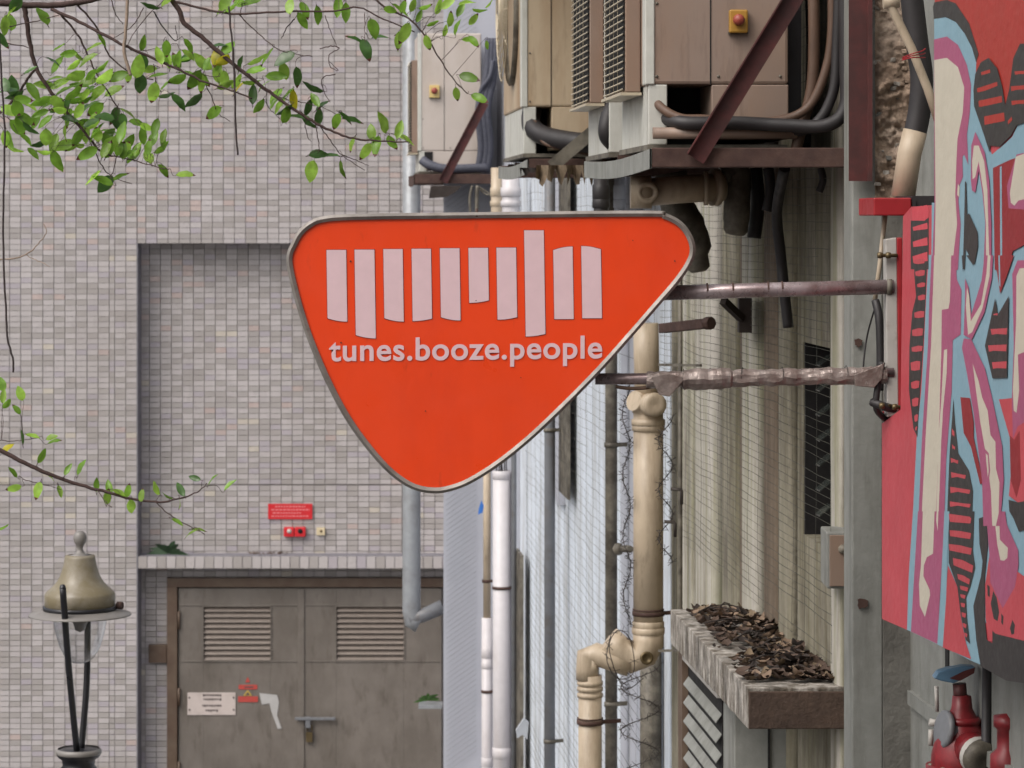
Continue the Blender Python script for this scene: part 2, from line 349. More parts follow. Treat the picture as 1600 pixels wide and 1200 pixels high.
def tile_area(x0, x1, y, z0, z1, half=None):
    cols = []; x = x1
    k = 0
    while x > x0+.01:
        wd = TW*.5 if (half and k == half) else TW
        a = max(x-wd, x0); cols.append((a, x-a)); x = a; k += 1
    z = z1
    while z > z0+.01:
        b = max(z-TH, z0)
        if abs(b - ZZ(757, YB)) < TH*.6 and not getattr(tile_area, 'skip', False): pass
        for (a, wd) in cols:
            u = a/PXB+800; v = 340-((b+z)/2-H)/PXB
            sg = (y == YB and 42 < u < 205 and 430 < v < 690 and len(singles) < 300)
            tile_at(a, y, b, wd, z-b, sg)
        z = b
zj = ZZ(757, YB)    # movement joint
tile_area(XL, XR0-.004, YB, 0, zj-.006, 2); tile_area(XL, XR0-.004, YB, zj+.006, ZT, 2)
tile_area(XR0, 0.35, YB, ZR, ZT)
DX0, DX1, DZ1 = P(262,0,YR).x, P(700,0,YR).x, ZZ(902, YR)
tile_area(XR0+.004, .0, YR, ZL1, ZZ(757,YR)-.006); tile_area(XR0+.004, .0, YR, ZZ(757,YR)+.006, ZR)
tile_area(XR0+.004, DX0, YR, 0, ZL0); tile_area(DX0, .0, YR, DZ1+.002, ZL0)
# ledge facing: upright small tiles
led = MB(); led.box(XR0+.003, XR1, YB+.02, YR+.02, ZL0, ZL1); obj('ledge', led, 'reveal', tb)
x = XR0+.004
while x < XR1-.05:
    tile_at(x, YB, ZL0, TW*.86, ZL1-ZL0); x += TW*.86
for (vs, fs, mi, c) in singles:
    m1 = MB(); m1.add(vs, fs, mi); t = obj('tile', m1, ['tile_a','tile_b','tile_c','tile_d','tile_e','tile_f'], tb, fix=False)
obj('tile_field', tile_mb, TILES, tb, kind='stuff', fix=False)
# door
yd = YR-.02
fr = MB()
fr.box(DX0, DX1, yd-.06, YR+.02, ZZ(916,YR), DZ1)
fr.box(DX0, P(278,0,YR).x, yd-.06, YR+.02, 0, ZZ(916,YR))
obj('door_frame', fr, 'door_frame', tb, bevel=.004)
def leaf(px0, px1, lx0, lx1, name):
    d = MB(); X0, X1 = P(px0,0,YR).x, P(px1,0,YR).x; l0, l1 = P(lx0,0,YR).x, P(lx1,0,YR).x
    zt = ZZ(918, YR); la, lb = ZZ(947,YR), ZZ(1031,YR)
    d.box(X0, l0, yd-.03, yd+.01, .02, zt); d.box(l1, X1, yd-.03, yd+.01, .02, zt)
    d.box(l0, l1, yd-.03, yd+.01, la, zt); d.box(l0, l1, yd-.03, yd+.01, .02, lb)
    d.box(X0+.01, X1-.01, yd-.038, yd-.0305, ZZ(950,YR)+.03, ZZ(948,YR)+.034); d.box(X0+.01, X1-.01, yd-.038, yd-.0305, lb-.014, lb-.004)
    o = obj('door', d, 'door', tb, bevel=.003)
    b = MB(); b.box(l0, l1, yd+.012, yd+.018, lb, la); obj('louvre_backing', b, 'dark', o)
    n = 10; p = (la-lb)/n
    for i in range(n):
        s = MB(); z = lb+p*i
        s.ob((l0+.002, yd-.032, z+.004), (l1-l0-.004,0,0), (0,.034,p*.72), (0,.004,-.005+p*.25)); obj('slat', s, 'slat', o)
    fr2 = MB()
    for (a,b_,c,dd) in ((l0-.012,l1+.012,la,la+.012),(l0-.012,l1+.012,lb-.012,lb),(l0-.012,l0,lb,la),(l1,l1+.012,lb,la)): fr2.box(a,b_,yd-.041,yd-.0305,c,dd)
    obj('louvre_frame', fr2, 'door', o)
    return o
d1 = leaf(280, 469, 319, 423, 'door'); d2 = leaf(473, 690, 526, 631, 'door')
st = MB(); st.box(P(466,0,YR).x, P(476,0,YR).x, yd-.045, yd-.031, .02, ZZ(919,YR)); obj('meeting_strip', st, 'door', d1, bevel=.003)
h = MB(); h.bar(P(461,1123,yd-.07), P(524,1123,yd-.07), .03, .03); h.box(P(478,0,YR).x,P(486,0,YR).x, yd-.08, yd-.04, ZZ(1135,YR), ZZ(1118,YR))
obj('bolt', h, 'grey_pipe', d2, bevel=.004)
h = MB(); h.box(P(479,0,YR).x,P(489,0,YR).x, yd-.075, yd-.045, ZZ(1157,YR), ZZ(1142,YR)); h.tube([P(480,1143,yd-.06),P(481,1133,yd-.06),P(487,1133,yd-.06),P(488,1143,yd-.06)], .006, 6)
obj('padlock', h, 'brass', d2)
for z in (955, 1075, 1190):
    h = MB(); h.tube([P(279.5,z,yd-.05), P(279.5,z+28,yd-.05)], .014, 8); obj('hinge', h, 'door_frame', d1)
h = MB(); h.box(P(233,0,YR).x, P(261,0,YR).x, YR-.05, YR-.003, ZZ(1035,YR), ZZ(1006,YR)); obj('brown_wall_box', h, 'door_frame', label='small brown metal box on the tiles left of the double door', cat='box', bevel=.005)
# notices on the tiled wall and door
def flatbox(px0,px1,py0,py1,y,dep,mb,mi=0): mb.box(P(px0,0,y).x, P(px1,0,y).x, y-dep, y, ZZ(py1,y), ZZ(py0,y), mi)
yt = YR-.004
t = emptyobj('red_notice', P(453,811,yt), 'wide red notice plate on the pale tiles above the red call box', 'notice')
mb = MB(); flatbox(419,488,787,811,yt,.015,mb); obj('plate', mb, 'red_sign', t)
mb = MB()
for r_, (a,b_) in enumerate(((430,478),(424,484),(426,470),(424,482))):
    xx = a
    while xx < b_:
        ww = R.uniform(2,5); y0 = 790.5+r_*5; flatbox(xx, min(xx+ww,b_), y0, y0+2.0, yt-.0155, .001, mb); xx += ww+1.3
obj('lettering', mb, 'pink_text', t, kind='stuff')
t = emptyobj('alarm_call_box', P(461,838,yt), 'small red twin box with two round buttons below the red notice', 'call box')
mb = MB(); flatbox(444,460,823,838,yt,.06,mb); flatbox(461,478,823,838,yt,.06,mb); obj('body', mb, 'red_sign', t, bevel=.008)
for px, m_ in ((452,'white_sign'),(469,'dark')):
    mb = MB(); mb.lathe(P(px,830,yt-.06), [(.0,.014),(.02,.012),(.026,0)], 16, axis=(0,-1,0)); obj('button', mb, m_, t)
t = emptyobj('cream_switch', P(501,836,yt), 'tiny cream square switch right of the red call box', 'switch')
mb = MB(); flatbox(495,508,824,836,yt,.03,mb); obj('plate', mb, 'cream_box', t, bevel=.004)
mb = MB(); mb.lathe(P(501.5,830,yt-.03), [(.0,.01),(.012,.008),(.014,0)], 12, axis=(0,-1,0)); obj('button', mb, 'brass', t)
yn = yd-.034
t = emptyobj('white_notice', P(330,1117,yn), 'white rectangular notice with four lines of small writing on left door leaf', 'notice')
mb = MB(); flatbox(293,368,1082,1117,yn,.006,mb); obj('plate', mb, 'white_sign', t)
mb = MB()
for (y0,a,b_) in ((1084.5,317,345),(1091,318,343),(1101,316,346),(1108.5,321,341)):
    xx = a
    while xx < b_:
        ww = R.uniform(1.6,3.4); flatbox(xx, xx+ww, y0, y0+R.uniform(2.6,3.8), yn-.0065, .001, mb); xx += ww+R.uniform(.6,1.2)
obj('lettering', mb, 'dark_text', t, kind='stuff')
mb = MB()
for px in (296,365):
    for py in (1090,1109): mb.lathe(P(px,py,yn-.006), [(0,.006),(.009,.005),(.011,0)], 8, axis=(0,-1,0))
obj('screw_heads', mb, 'dark_text', t)
t = emptyobj('danger_sticker', P(387,1098,yn), 'red and yellow warning stickers with small triangle beside the white notice', 'warning sign')
mb = MB(); flatbox(373,402,1070,1077,yn,.002,mb); flatbox(372,403,1088,1097,yn,.002,mb); mb.prism([P(383,1066,yn-.002),P(391,1066,yn-.002),P(387,1058,yn-.002)], (0,.0015,0)); obj('red_print', mb, 'red_dull', t)
mb = MB(); mb.prism([P(380,1087,yn-.002),P(394,1087,yn-.002),P(387,1078,yn-.002)], (0,.0015,0)); obj('yellow_triangle', mb, 'yellow', t)
mb = MB(); mb.prism([P(383,1086,yn-.0035),P(391,1086,yn-.0035),P(387,1081,yn-.0035)], (0,.001,0)); mb.box(P(382,0,yn).x,P(396,0,yn).x,yn-.0035,yn-.0025,ZZ(1074.5,yn),ZZ(1072.5,yn)); obj('symbol', mb, 'dark_text', t)
mb = MB(); mb.prism([P(x,y,yn-.003) for x,y in ((405,1083),(433,1086),(436,1098),(433,1118),(440,1138),(434,1139),(424,1112),(421,1099),(409,1101))], (0,.0025,0)); obj('torn_sticker', mb, 'sticker', label='torn white sticker hooked downward on the left door leaf', cat='sticker', tri=True)

# small plants
def fern(px, py, y, n, size, label, mt='fern', seed=3):
    r = random.Random(seed); c = P(px,py,y); t = emptyobj('small_plant', c, label, 'plant')
    for i in range(n):
        a = -1.35+2.7*i/(n-1)+r.uniform(-.1,.1); ln = size*r.uniform(.7,1.1); mb = MB(); yy = r.uniform(-.6,.2)
        prev = None
        for k in range(6):
            s_ = k/5; x_ = math.sin(a)*ln*s_; z_ = math.cos(a)*ln*s_*.75-ln*.25*s_*s_; wd = .22*ln*math.sin(math.pi*min(1,s_*.9+.1))+.002
            p = c+Vector((x_, yy*ln*s_, z_)); q = Vector((math.cos(a),0.2,-math.sin(a)))*wd*.5
            if prev: mb.add([prev[0]-prev[1], prev[0]+prev[1], p+q, p-q], [(0,1,2,3)])
            prev = (p, q)
        obj('leaf', mb, mt, t, fix=False)
fern(264, 864, YB+.15, 11, .26, 'dark fern sprouting from the tiled ledge above the door', seed=5)
fern(668, 1094, 29.5, 9, .17, 'small green weed growing beside the lower grey pipe fitting', 'leaf_dark', seed=9)
mb = MB(); flatbox(655,692,1096,1101,29.6,.25,mb); obj('pipe_shelf', mb, 'zinc_pipe', label='little grey ledge carrying the weed right of the door', cat='ledge')
mb = MB()
for i in range(40):
    c = P(R.uniform(390,450), 866+R.uniform(-1,1), YB+.12+R.uniform(-.08,.1)); a = R.uniform(0,6)
    mb.add([c, c+Vector((math.cos(a)*.04,.02,.01)), c+Vector((math.cos(a)*.04+.01,.03,.025))], [(0,1,2)])
obj('ledge_litter', mb, 'litter', label='scattered dry bits lying on the tiled ledge over the door', cat='leaf litter', kind='stuff', fix=False)

# ------------------------------------------------------------------ right-hand buildings
def along(Y0, Y1, off0, off1, z0, z1, mb, mi=0):      # block standing between two offsets of the facade line
    a = Vector((wx(Y0,off1), Y0, z0)); b = Vector((wx(Y1,off1), Y1, z0)); c = Vector((wx(Y1,off0), Y1, z0)); d = Vector((wx(Y0,off0), Y0, z0))
    u = Vector((0,0,z1-z0)); mb.add([a,b,c,d,a+u,b+u,c+u,d+u], [(0,1,2,3),(4,7,6,5),(0,4,5,1),(1,5,6,2),(2,6,7,3),(3,7,4,0)], mi)
# far pale building
pb = emptyobj('pale_building', (wx(22), 22, 0), 'pale blue-white rendered building receding behind the pipes below the orange sign', 'building')
mb = MB(); along(15.9, 28.2, -3, 0, 0, 13, mb); obj('wall', mb, 'pale', pb)
mb = MB(); along(WY(762), WY(812), .002, .06, 0, 13, mb); along(WY(884), WY(870), .002,.05, ZZ(785,WY(880)), 13, mb); obj('trim', mb, 'pier', pb)
mb = MB(); y0, y1 = WY(889,.06), WY(875,.06); along(y0, y1, .051, .07, ZZ(781,y0), 8, mb); obj('window_strip', mb, 'dirty_pipe', pb)
mb = MB(); along(WY(1000,.02), WY(975,.02), .002,.04, 0, 13, mb); obj('corner_moulding', mb, 'pier', pb)
mb = MB(); y0, y1 = WY(820,.05), WY(812,.05)
along(y0,y1,.061,.09, 0, ZZ(868,y0), mb); obj('broken_render', mb, 'dirty_pipe', pb)
# pier with diagonal mesh at the end
Y_P = 28.3
mb = MB(); mb.box(P(693,0,Y_P).x, wx(Y_P,-3), Y_P, YR, 0, 13); obj('rendered_pier', mb, 'pier', label='tall blue-grey rendered pier right of the metal door', cat='pier')
# near building
nb = emptyobj('stained_building', (wx(12), 12, 0), 'old building with green-stained fluted plaster wall and slit window behind netting', 'building')
yw0, yw1 = WY(1300), WY(1255); zw1, zw0 = ZZ(545,yw0), ZZ(862,yw0)
mb = MB()
along(10.6, yw0, -3, 0, 0, 13, mb); along(yw1, 15.85, -3, 0, 0, 13, mb)
along(yw0, yw1, -3, 0, 0, zw0, mb); along(yw0, yw1, -3, 0, zw1, 13, mb); along(yw0, yw1, -3, -.5, zw0, zw1, mb)
obj('wall', mb, 'wall', nb)
def rib(pa, pb, o1, m_, round_=True):        # vertical rounded strip of the fluted plaster
    Ya, Yb = WY(pb), WY(pa); mb = MB(); n = 8; top = []
    pr = [(Ya, .001)]+[(Ya+(Yb-Ya)*(.5-.5*math.cos(math.pi*i/n)), o1*(math.sin(math.pi*i/n)**.5 if round_ else 1)+.001) for i in range(n+1)]+[(Yb, .001)]
    lo = [Vector((wx(Y,o),Y,1.5)) for Y,o in pr]; mb.add(lo+[v+Vector((0,0,10)) for v in lo], [(i,i+1,len(lo)+i+1,len(lo)+i) for i in range(len(lo)-1)], 0, True)
    obj('pilaster', mb, m_, nb, fix=False)
for a in ((1070,1092,.05,'wall_light'),(1092,1101,.02,'wall'),(1101,1131,.07,'wall_light'),(1134,1160,.03,'wall'),(1160,1174,.02,'wall_brown'),(1177,1198,.07,'wall_light'),(1200,1222,.03,'wall_brown'),(1226,1246,.04,'wall'),(1306,1322,.03,'wall_light')): rib(*a)
mb = MB(); along(yw1-.02, yw1-.004, -.5, -.004, zw0, zw1, mb); obj('dark_room_lining', mb, 'dark', nb)  # dark sheet over the far reveal paints the unlit room inside
mb = MB(); along(yw0+.01, yw1-.01, -.42, -.4, zw0, zw1, mb); obj('dark_room_back', mb, 'dark', nb)  # dark sheet at the back, also painting the unlit room
for i in range(7):       # leaning slats inside the slit window
    z = zw0+.09+i*.1; mb = MB(); p = Vector((wx(yw1-.2,-.03), yw1-.2, z)); mb.ob(p, (.0,.0,.006), WT*.1, (.05,.0,.04)); obj('louvre_slat', mb, 'glass_dirty', nb)
# louvred box under the ledge
mb = MB(); yb0, yb1 = 12.0, 13.5; zt = ZZ(1140,10.86)-.003
along(yb0, yb1, .002, .25, 0, zt-.02, mb); obj('box_casing', mb, 'pillar', nb, bevel=.006)
mb = MB(); along(12.3, 13.45, .251, .256, 2.8, zt-.12, mb); obj('louvre_backing', mb, 'dark', nb)
mb = MB(); along(13.33, 13.47, .257, .285, 2.8, zt-.08, mb); obj('louvre_jamb', mb, 'door_frame', nb)
mb = MB(); along(12.25, 13.33, .257, .285, zt-.11, zt-.08, mb); obj('louvre_head', mb, 'white_paint', nb)
for i in range(9):
    mb = MB(); z = zt-.19-i*.085; p = Vector((wx(12.3,.258),12.3,z)); mb.ob(p, WT*1.02, WN*.024-Vector((0,0,.034)), (0,0,.005)); obj('louvre_slat', mb, 'pillar', nb)
mb = MB(); along(12.0-.012, 12.0-.001, .105, .112, 0, zt-.02, mb); along(10.9,11.98,.002,.012, zt-.43,zt-.415, mb); obj('dark_joint', mb, 'dark', nb)
mb = MB(); along(10.62, 19, .001, 1.25, 8.6, 8.78, mb); obj('added_shade_slab', mb, 'wall_dark', nb)  # unseen slab added above the air conditioners to darken them and the wall
# pillar and dark return, lower wall
mb = MB(); yp = 10.35; mb.box(P(1331,0,yp).x, P(1379.5,0,yp).x, yp, 10.6, 0, 13); obj('pillar', mb, 'pillar', nb, bevel=.006)
mb = MB()
mb.box(P(1379.6,0,yp).x, 3, yp-.02, 10.6, 0, 13); obj('return_wall', mb, 'wall_dark', nb)
AN = 2.214
def nwx(Y, off=0): return AN-off-SL*Y
mb = MB(); a = [(nwx(4),4),(nwx(10.33),10.33),(5,10.33),(5,4)]
mb.prism([Vector((x,y,0)) for x,y in a], (0,0,13)); obj('lower_wall', mb, 'pillar', nb)
for (z) in (ZZ(1135,9.85), ZZ(1135,9.85)-.32):
    mb = MB(); mb.prism([Vector((nwx(4,.018),4,z)),Vector((nwx(10.3,.018),10.3,z)),Vector((nwx(10.3,.001),10.3,z)),Vector((nwx(4,.001),4,z))], (0,0,.05)); obj('string_course', mb, 'pillar', nb)
mb = MB(); y0=9.72; mb.prism([Vector((nwx(y0,.004),y0,ZZ(1055,y0))),Vector((nwx(y0+.05,.004),y0+.05,ZZ(1055,y0))),Vector((nwx(y0+.05,-.01),y0+.05,ZZ(1055,y0))),Vector((nwx(y0,-.01),y0,ZZ(1055,y0)))], (0,0,.11)); obj('wall_slot', mb, 'dark', nb)

# exposed rubble masonry above the red bar
def rubble(px0, px1, py0, py1, Y, name, m_, amp, parent, nx=40, nz=90, seed=4):
    mb = MB(); vs = []; fs = []
    from mathutils import noise as NZ
    for j in range(nz+1):
        for i in range(nx+1):
            px = px0+(px1-px0)*i/nx; py = py0+(py1-py0)*j/nz; p = P(px,py,Y)
            q = Vector((p.x*9+seed, p.z*9, 0)); e = (NZ.noise(q*1.3)*.9+NZ.noise(q*3.1)*.6+NZ.noise(q*7)*.3)*(1 if py > 130 else .4)
            e *= min(1, i/3, (nx-i)/3, j/3, (nz-j)/3)
            vs.append((p.x, Y-.02-amp*max(-.3,e), p.z))
    for j in range(nz):
        for i in range(nx):
            k = j*(nx+1)+i; fs.append((k,k+1,k+nx+2,k+nx+1))
    mb.add(vs, fs, 0, True); return obj(name, mb, m_, parent, fix=False)
rubble(1366, 1475, -60, 316, yp-.03, 'exposed_masonry', 'masonry', .055, nb, 60, 150)
for k in range(60):                      # loose stones in the broken wall
    px = R.uniform(1370,1466); py = R.choice([R.uniform(130,305), R.uniform(170,300), R.uniform(10,130)]); c = P(px,py,yp-.045); s_ = R.uniform(.005,.015)
    mb = MB(); vs = []
    for a in (-1,1):
        for b_ in (-1,1):
            for d in (-1,1): vs.append(c+Vector((a*s_*R.uniform(.6,1.3), b_*s_*R.uniform(.5,1), d*s_*R.uniform(.4,.9))))
    mb.add(vs, [(0,1,3,2),(4,6,7,5),(0,4,5,1),(2,3,7,6),(0,2,6,4),(1,5,7,3)]); obj('stone', mb, R.choice(['masonry','masonry','concrete','wall_dark']), nb, bevel=.003)

# ledge canopy with dead leaves
YL0, YL1 = 10.86, 13.05; zl = ZZ(1075, YL0); th = .155; offl = .376
cn = emptyobj('concrete_canopy', (wx(YL0), YL0, zl-th), 'weathered concrete canopy slab streaked white and brown over the louvred box', 'canopy')
mb = MB()
from mathutils import noise as NZ
n = 46; vs = []; fs = []
for j in range(n+1):
    Y = YL0+.004+(YL1-YL0-.004)*j/n
    e1 = .006*NZ.noise(Vector((Y*6,0,0))); e2 = .008*NZ.noise(Vector((Y*8,5,0)))
    vs += [(wx(Y,0), Y, zl), (wx(Y,offl+e1), Y, zl+e2*.5), (wx(Y,offl+e1-.002), Y, zl-th+e2), (wx(Y,0), Y, zl-th+e2)]
for j in range(n):
    for k in range(4): a=j*4+k; b=j*4+(k+1)%4; fs.append((a,b,b+4,a+4))
fs += [(0,1,2,3), (4*n,4*n+3,4*n+2,4*n+1)]
mb.add(vs, fs); obj('slab', mb, 'concrete', cn, bevel=.004)
mb = MB(); mb.box(wx(YL0,offl-.004), wx(YL0,.0), YL0-.008, YL0+.003, zl-th+.003, zl-.012); obj('stained_end', mb, 'concrete_end', cn, bevel=.004)
lm = MB()
def curl(mb, c, s_, r, mi):
    a = r.uniform(0,6.28); d = Vector((math.cos(a), math.sin(a), r.uniform(-.2,.5))).normalized(); e = d.cross(Vector((r.uniform(-.4,.4),r.uniform(-.4,.4),1))).normalized(); f = e.cross(d)
    pts = []
    for i,t in enumerate((0,.25,.5,.75,1)):
        w_ = math.sin(math.pi*(t*.9+.05))*.36*s_; lift = f*(s_*.35*(t-.5)**2*4*r.uniform(.4,1.3)); m = c+d*(t-.5)*s_+lift
        pts += [m-e*w_+f*w_*.6, m, m+e*w_+f*w_*.6]
    fs = []
    for i in range(4):
        k = i*3; fs += [(k,k+1,k+4,k+3),(k+1,k+2,k+5,k+4)]
    mb.add(pts, fs, mi, True)
for i in range(760):
    Yv = YL0+.12+(YL1-YL0-.2)*(R.random()**1.35); o = min(offl-.02, abs(R.gauss(.12,.10))+.01) if Yv < 11.9 else R.uniform(.02,offl-.06)
    pile = .04*math.exp(-((Yv-11.25)/.33)**2)*math.exp(-((o-.13)/.11)**2)+.05*math.exp(-((Yv-12.4)/.4)**2)*math.exp(-((o-.16)/.12)**2)
    curl(lm, Vector((wx(Yv,o), Yv, zl+.008+R.random()*pile)), R.uniform(.02,.07), R, R.choice([0,0,0,1,2,2,3]))
obj('dead_leaf_pile', lm, ['litter','litter2','twig','rag'], label='heap of curled brown dead leaves lying on the concrete canopy', cat='leaf litter', kind='stuff', fix=False)
tw = MB()
for i in range(20):
    Yv = R.uniform(11.3,12.9); o = R.uniform(.1,.24); a = R.uniform(-.5,.5); ln = R.uniform(.08,.26)
    p = Vector((wx(Yv,o), Yv, zl+.02+R.random()*.04)); d = Vector((1,a*5,R.uniform(-.05,.12))).normalized()*ln
    tw.tube([p-d*.5, p-d*.1+Vector((0,0,.012)), p+d*.5], [.004,.0035,.002], 5)
obj('twig_pile', tw, 'twig', label='thin dark twigs strewn over the far half of the concrete canopy', cat='twigs', kind='stuff')

# wall box
t = emptyobj('junction_box', P(1312,920,10.72), 'small flat grey wall box with a dark knob beside the pillar above the canopy', 'junction box')
yb = 10.72; mb = MB(); mb.box(P(1292,0,yb).x, P(1334,0,yb).x, yb, yb+.22, ZZ(920,yb), ZZ(832,yb)); obj('body', mb, 'pillar', t, bevel=.006)
mb = MB(); mb.box(P(1296,0,yb).x, P(1332,0,yb).x, yb-.006, yb-.001, ZZ(916,yb), ZZ(836,yb)); obj('cover', mb, 'ac2', t, bevel=.003)
mb = MB(); mb.lathe(P(1317,858,yb-.006), [(0,.02),(.012,.018),(.017,.006),(.018,0)], 16, axis=(0,-1,0)); obj('knob', mb, 'dirty_pipe', t)
# chips in the pillar
for (px,py,s_,lab) in ((1347,942,.024,'dark rust hole low on the grey pillar'),(1341,535,.018,'dark metal stub on the grey pillar near the lower pole')):
    mb = MB(); pts = [P(px+math.cos(a)*s_*430*R.uniform(.6,1.1), py+math.sin(a)*s_*430*R.uniform(.6,1.1), yp-.004) for a in [k*.5236*1.0 for k in range(12)]]
    mb.prism(pts, (0,-.008,0)); obj('rusty_stub', mb, 'rust', label=lab, cat='metal stub', tri=True)

# ------------------------------------------------------------------ netting (uncountable wires)
def net(Y0, Y1, off, z0, z1, sy, sz, r, label, diag=False):
    mb = MB(); rr = random.Random(int(Y0*10))
    def wob(Y, z): return .012*NZ.noise(Vector((Y*2.1,z*2.3,1))), .018*NZ.noise(Vector((Y*1.3,z*1.7,7)))
    k = int((z1-z0)/sz)
    for i in range(k):
        z = z0+i*sz; pts = []
        m = max(8, int((Y1-Y0)/.25))
        for j in range(m+1):
            Y = Y0+(Y1-Y0)*j/m; a, b = wob(Y, z); pts.append((wx(Y,off+a), Y, z+b+rr.uniform(-.003,.003)))
        j0 = rr.randrange(0, m//2) if rr.random() < .3 else 0; j1 = m+1-rr.randrange(0, m//2) if rr.random() < .3 else m+1
        if j1-j0 > 2: mb.tube(pts[j0:j1], r*rr.uniform(.7,1.2), 3, cap=False, smooth=False)
    k = int((Y1-Y0)/sy)
    for i in range(k+1):
        Yb = Y0+i*sy; pts = []
        for j in range(21):
            z = z0+(z1-z0)*j/20; a, b = wob(Yb, z); pts.append((wx(Yb,off+a), Yb+b*2.5+.05*math.sin(i*1.7), z))
        mb.tube(pts, r*rr.uniform(.5,.9), 3, cap=False, smooth=False)
    return obj('netting', mb, 'net', label=label, cat='netting', kind='stuff', fix=False)
net(10.75, 15.7, .085, 4.75, 7.6, .28, .034, .0012, 'square wire netting hung over the green-stained fluted wall')
net(15.9, 24.5, .09, 1.5, 7.6, .4, .06, .0013, 'square wire netting stretched over the pale blue wall')
mb = MB()
x0, x1 = P(697,0,Y_P).x, P(744,0,Y_P).x
for i in range(150):
    z = 1.0+i*.05; mb.tube([(x0, Y_P-.02, z), (x1, Y_P-.02, z+(x1-x0)*.7)], .0022, 3, cap=False, smooth=False)
obj('netting', mb, 'zinc_pipe', label='fine diagonal mesh over the blue-grey pier', cat='netting', kind='stuff', fix=False)

# ------------------------------------------------------------------ pipes
def pipe_thing(name, pts, r, m_, label, cat='pipe', collars=(), clamps=(), cm=None, group=None, n=16):
    pts = [Vector(p) for p in pts]; t = emptyobj(name, pts[-1], label, cat, group)
    mb = MB(); mb.tube(pts, r, n); obj('pipe_body', mb, m_, t)
    for (c, rr, ln) in collars:
        mb = MB(); c = Vector(c); mb.lathe(c, [(rr*.98,-ln/2),(rr*1.06,-ln/2+.004),(rr*1.06,ln/2-.004),(rr*.98,ln/2)], n); obj('collar', mb, m_, t)
    for (c, rr) in clamps:
        mb = MB(); c = Vector(c); mb.lathe(c, [(rr,-.014),(rr+.006,-.014),(rr+.006,.014),(rr,.014)], n)
        mb.bar(c+Vector((rr*.9,0,0)), c+Vector((rr+.06,.03,0)), .012, .025); mb.bar(c+Vector((rr*.6,-rr*.8,.0)), c+Vector((rr+.03,-rr*.6,0)), .008, .01)
        obj('clamp', mb, cm or 'rust', t)
    return t
YG = 29.6
pipe_thing('drain_pipe', [P(643,-200,YG), P(643,955,YG), P(645,970,YG), P(655,975,YG)], .093, 'zinc_pipe', 'thick grey downpipe between the double door and the pier', collars=((P(643,420,YG),.095,.12),), clamps=())
pipe_thing('pipe_elbow', [P(640,968,YG-.02), P(660,962,YG-.02), P(692,948,YG-.02)], [.075,.07,.075], 'grey_pipe', 'grey elbow piece joining the thick downpipe to the pier')
def vp(px, off): return WY(px, off)
YW = vp(784,.15); rW = 14*YW/F
pipe_thing('white_pipe', [P(784,738,YW), P(784,1400,YW)], rW, 'white_pipe', 'fat white plastic pipe standing open-topped under the sign', collars=((P(784,742,YW),rW,.08),(P(784,1176,YW),rW,.1)), clamps=((P(784,918,YW),rW),))
t = MB()
for i in range(6):
    x = 776+i*3.2; t.tube([P(x,742,YW), P(x+R.uniform(-2,2),725,YW), P(x+R.uniform(-3,3),640,YW)], .006, 5)
obj('cable_bundle', t, 'hose', label='thin cables running down into the open white pipe', cat='cables')
YV = vp(761,.2)
pipe_thing('rusty_pipe', [P(761,640,YV), P(761,965,YV)], 6*YV/F, 'beige_pipe', 'narrow beige stained pipe left of the fat white pipe', clamps=((P(760,908,YV),6*YV/F),))
pipe_thing('white_pipe', [P(761,965,YV), P(761,1400,YV)], 8.5*YV/F, 'white_pipe', 'short white pipe with ringed collars below the narrow beige pipe', collars=((P(761,1020,YV),8.5*YV/F,.1),(P(761,1040,YV),8.5*YV/F,.06),(P(761,1190,YV),8.5*YV/F,.08)), clamps=((P(761,1080,YV),8.5*YV/F),))
for (px, w_, off, y0, y1, m_, lab, cl) in (
    (803, 4, .12, -100, 1400, 'grey_pipe', 'thin dark conduit just right of the fat white pipe', ()),
    (859, 8.5, .15, -100, 1400, 'grey_pipe', 'dark grey downpipe on the pale wall left of the window strip', (672,1158)),
    (955, 9.5, .15, -100, 1400, 'dirty_pipe', 'dark streaked downpipe between pale wall and cream pipe', (695,1100)),
    (1063, 3.5, .09, 300, 1400, 'dirty_pipe', 'thin dark conduit down the edge of the fluted wall', ()),
    (1017, 17, .07, 985, 1400, 'dirty_pipe', 'dark grey pipe below the elbow of the cream drainpipe', ())):
    Y = vp(px, off); r = w_*Y/F
    pipe_thing('drain_pipe', [P(px,y0,Y), P(px,y1,Y)], r, m_, lab, clamps=tuple((P(px,c,Y), r) for c in cl), cm='dirty_pipe')
# cream pipe with traps
Yc = vp(1012,.16); rc = 23.5*Yc/F
t = emptyobj('cream_drainpipe', P(1012,1030,Yc), 'fat cream drainpipe with a branch fitting and double elbow stepping left', 'pipe')
mb = MB(); mb.tube([P(1009,505,Yc), P(1010,560,Yc), P(1012,640,Yc)], [20*Yc/F]*3, 20); obj('upper_pipe', mb, 'beige_pipe', t)
mb = MB(); mb.tube([P(1013,640,Yc), P(1013,985,Yc)], rc, 24); obj('main_pipe', mb, 'beige_pipe', t)
for py, k in ((668,1.1),(660,1.13),(985,1.1),(976,1.06),(640,1.08)):
    mb = MB(); mb.lathe(P(1013,py,Yc), [(rc,-.02),(rc*k,-.015),(rc*k,.015),(rc,.02)], 24); obj('collar', mb, 'beige_pipe', t)
mb = MB(); mb.tube([P(1013,985,Yc), P(1013,1004,Yc), P(1005,1022,Yc), P(990,1030,Yc), P(965,1012,Yc), P(950,1000,Yc)], [rc*1.04]*3+[rc,rc*.95,rc*.95], 24); obj('elbow', mb, 'beige_pipe', t)
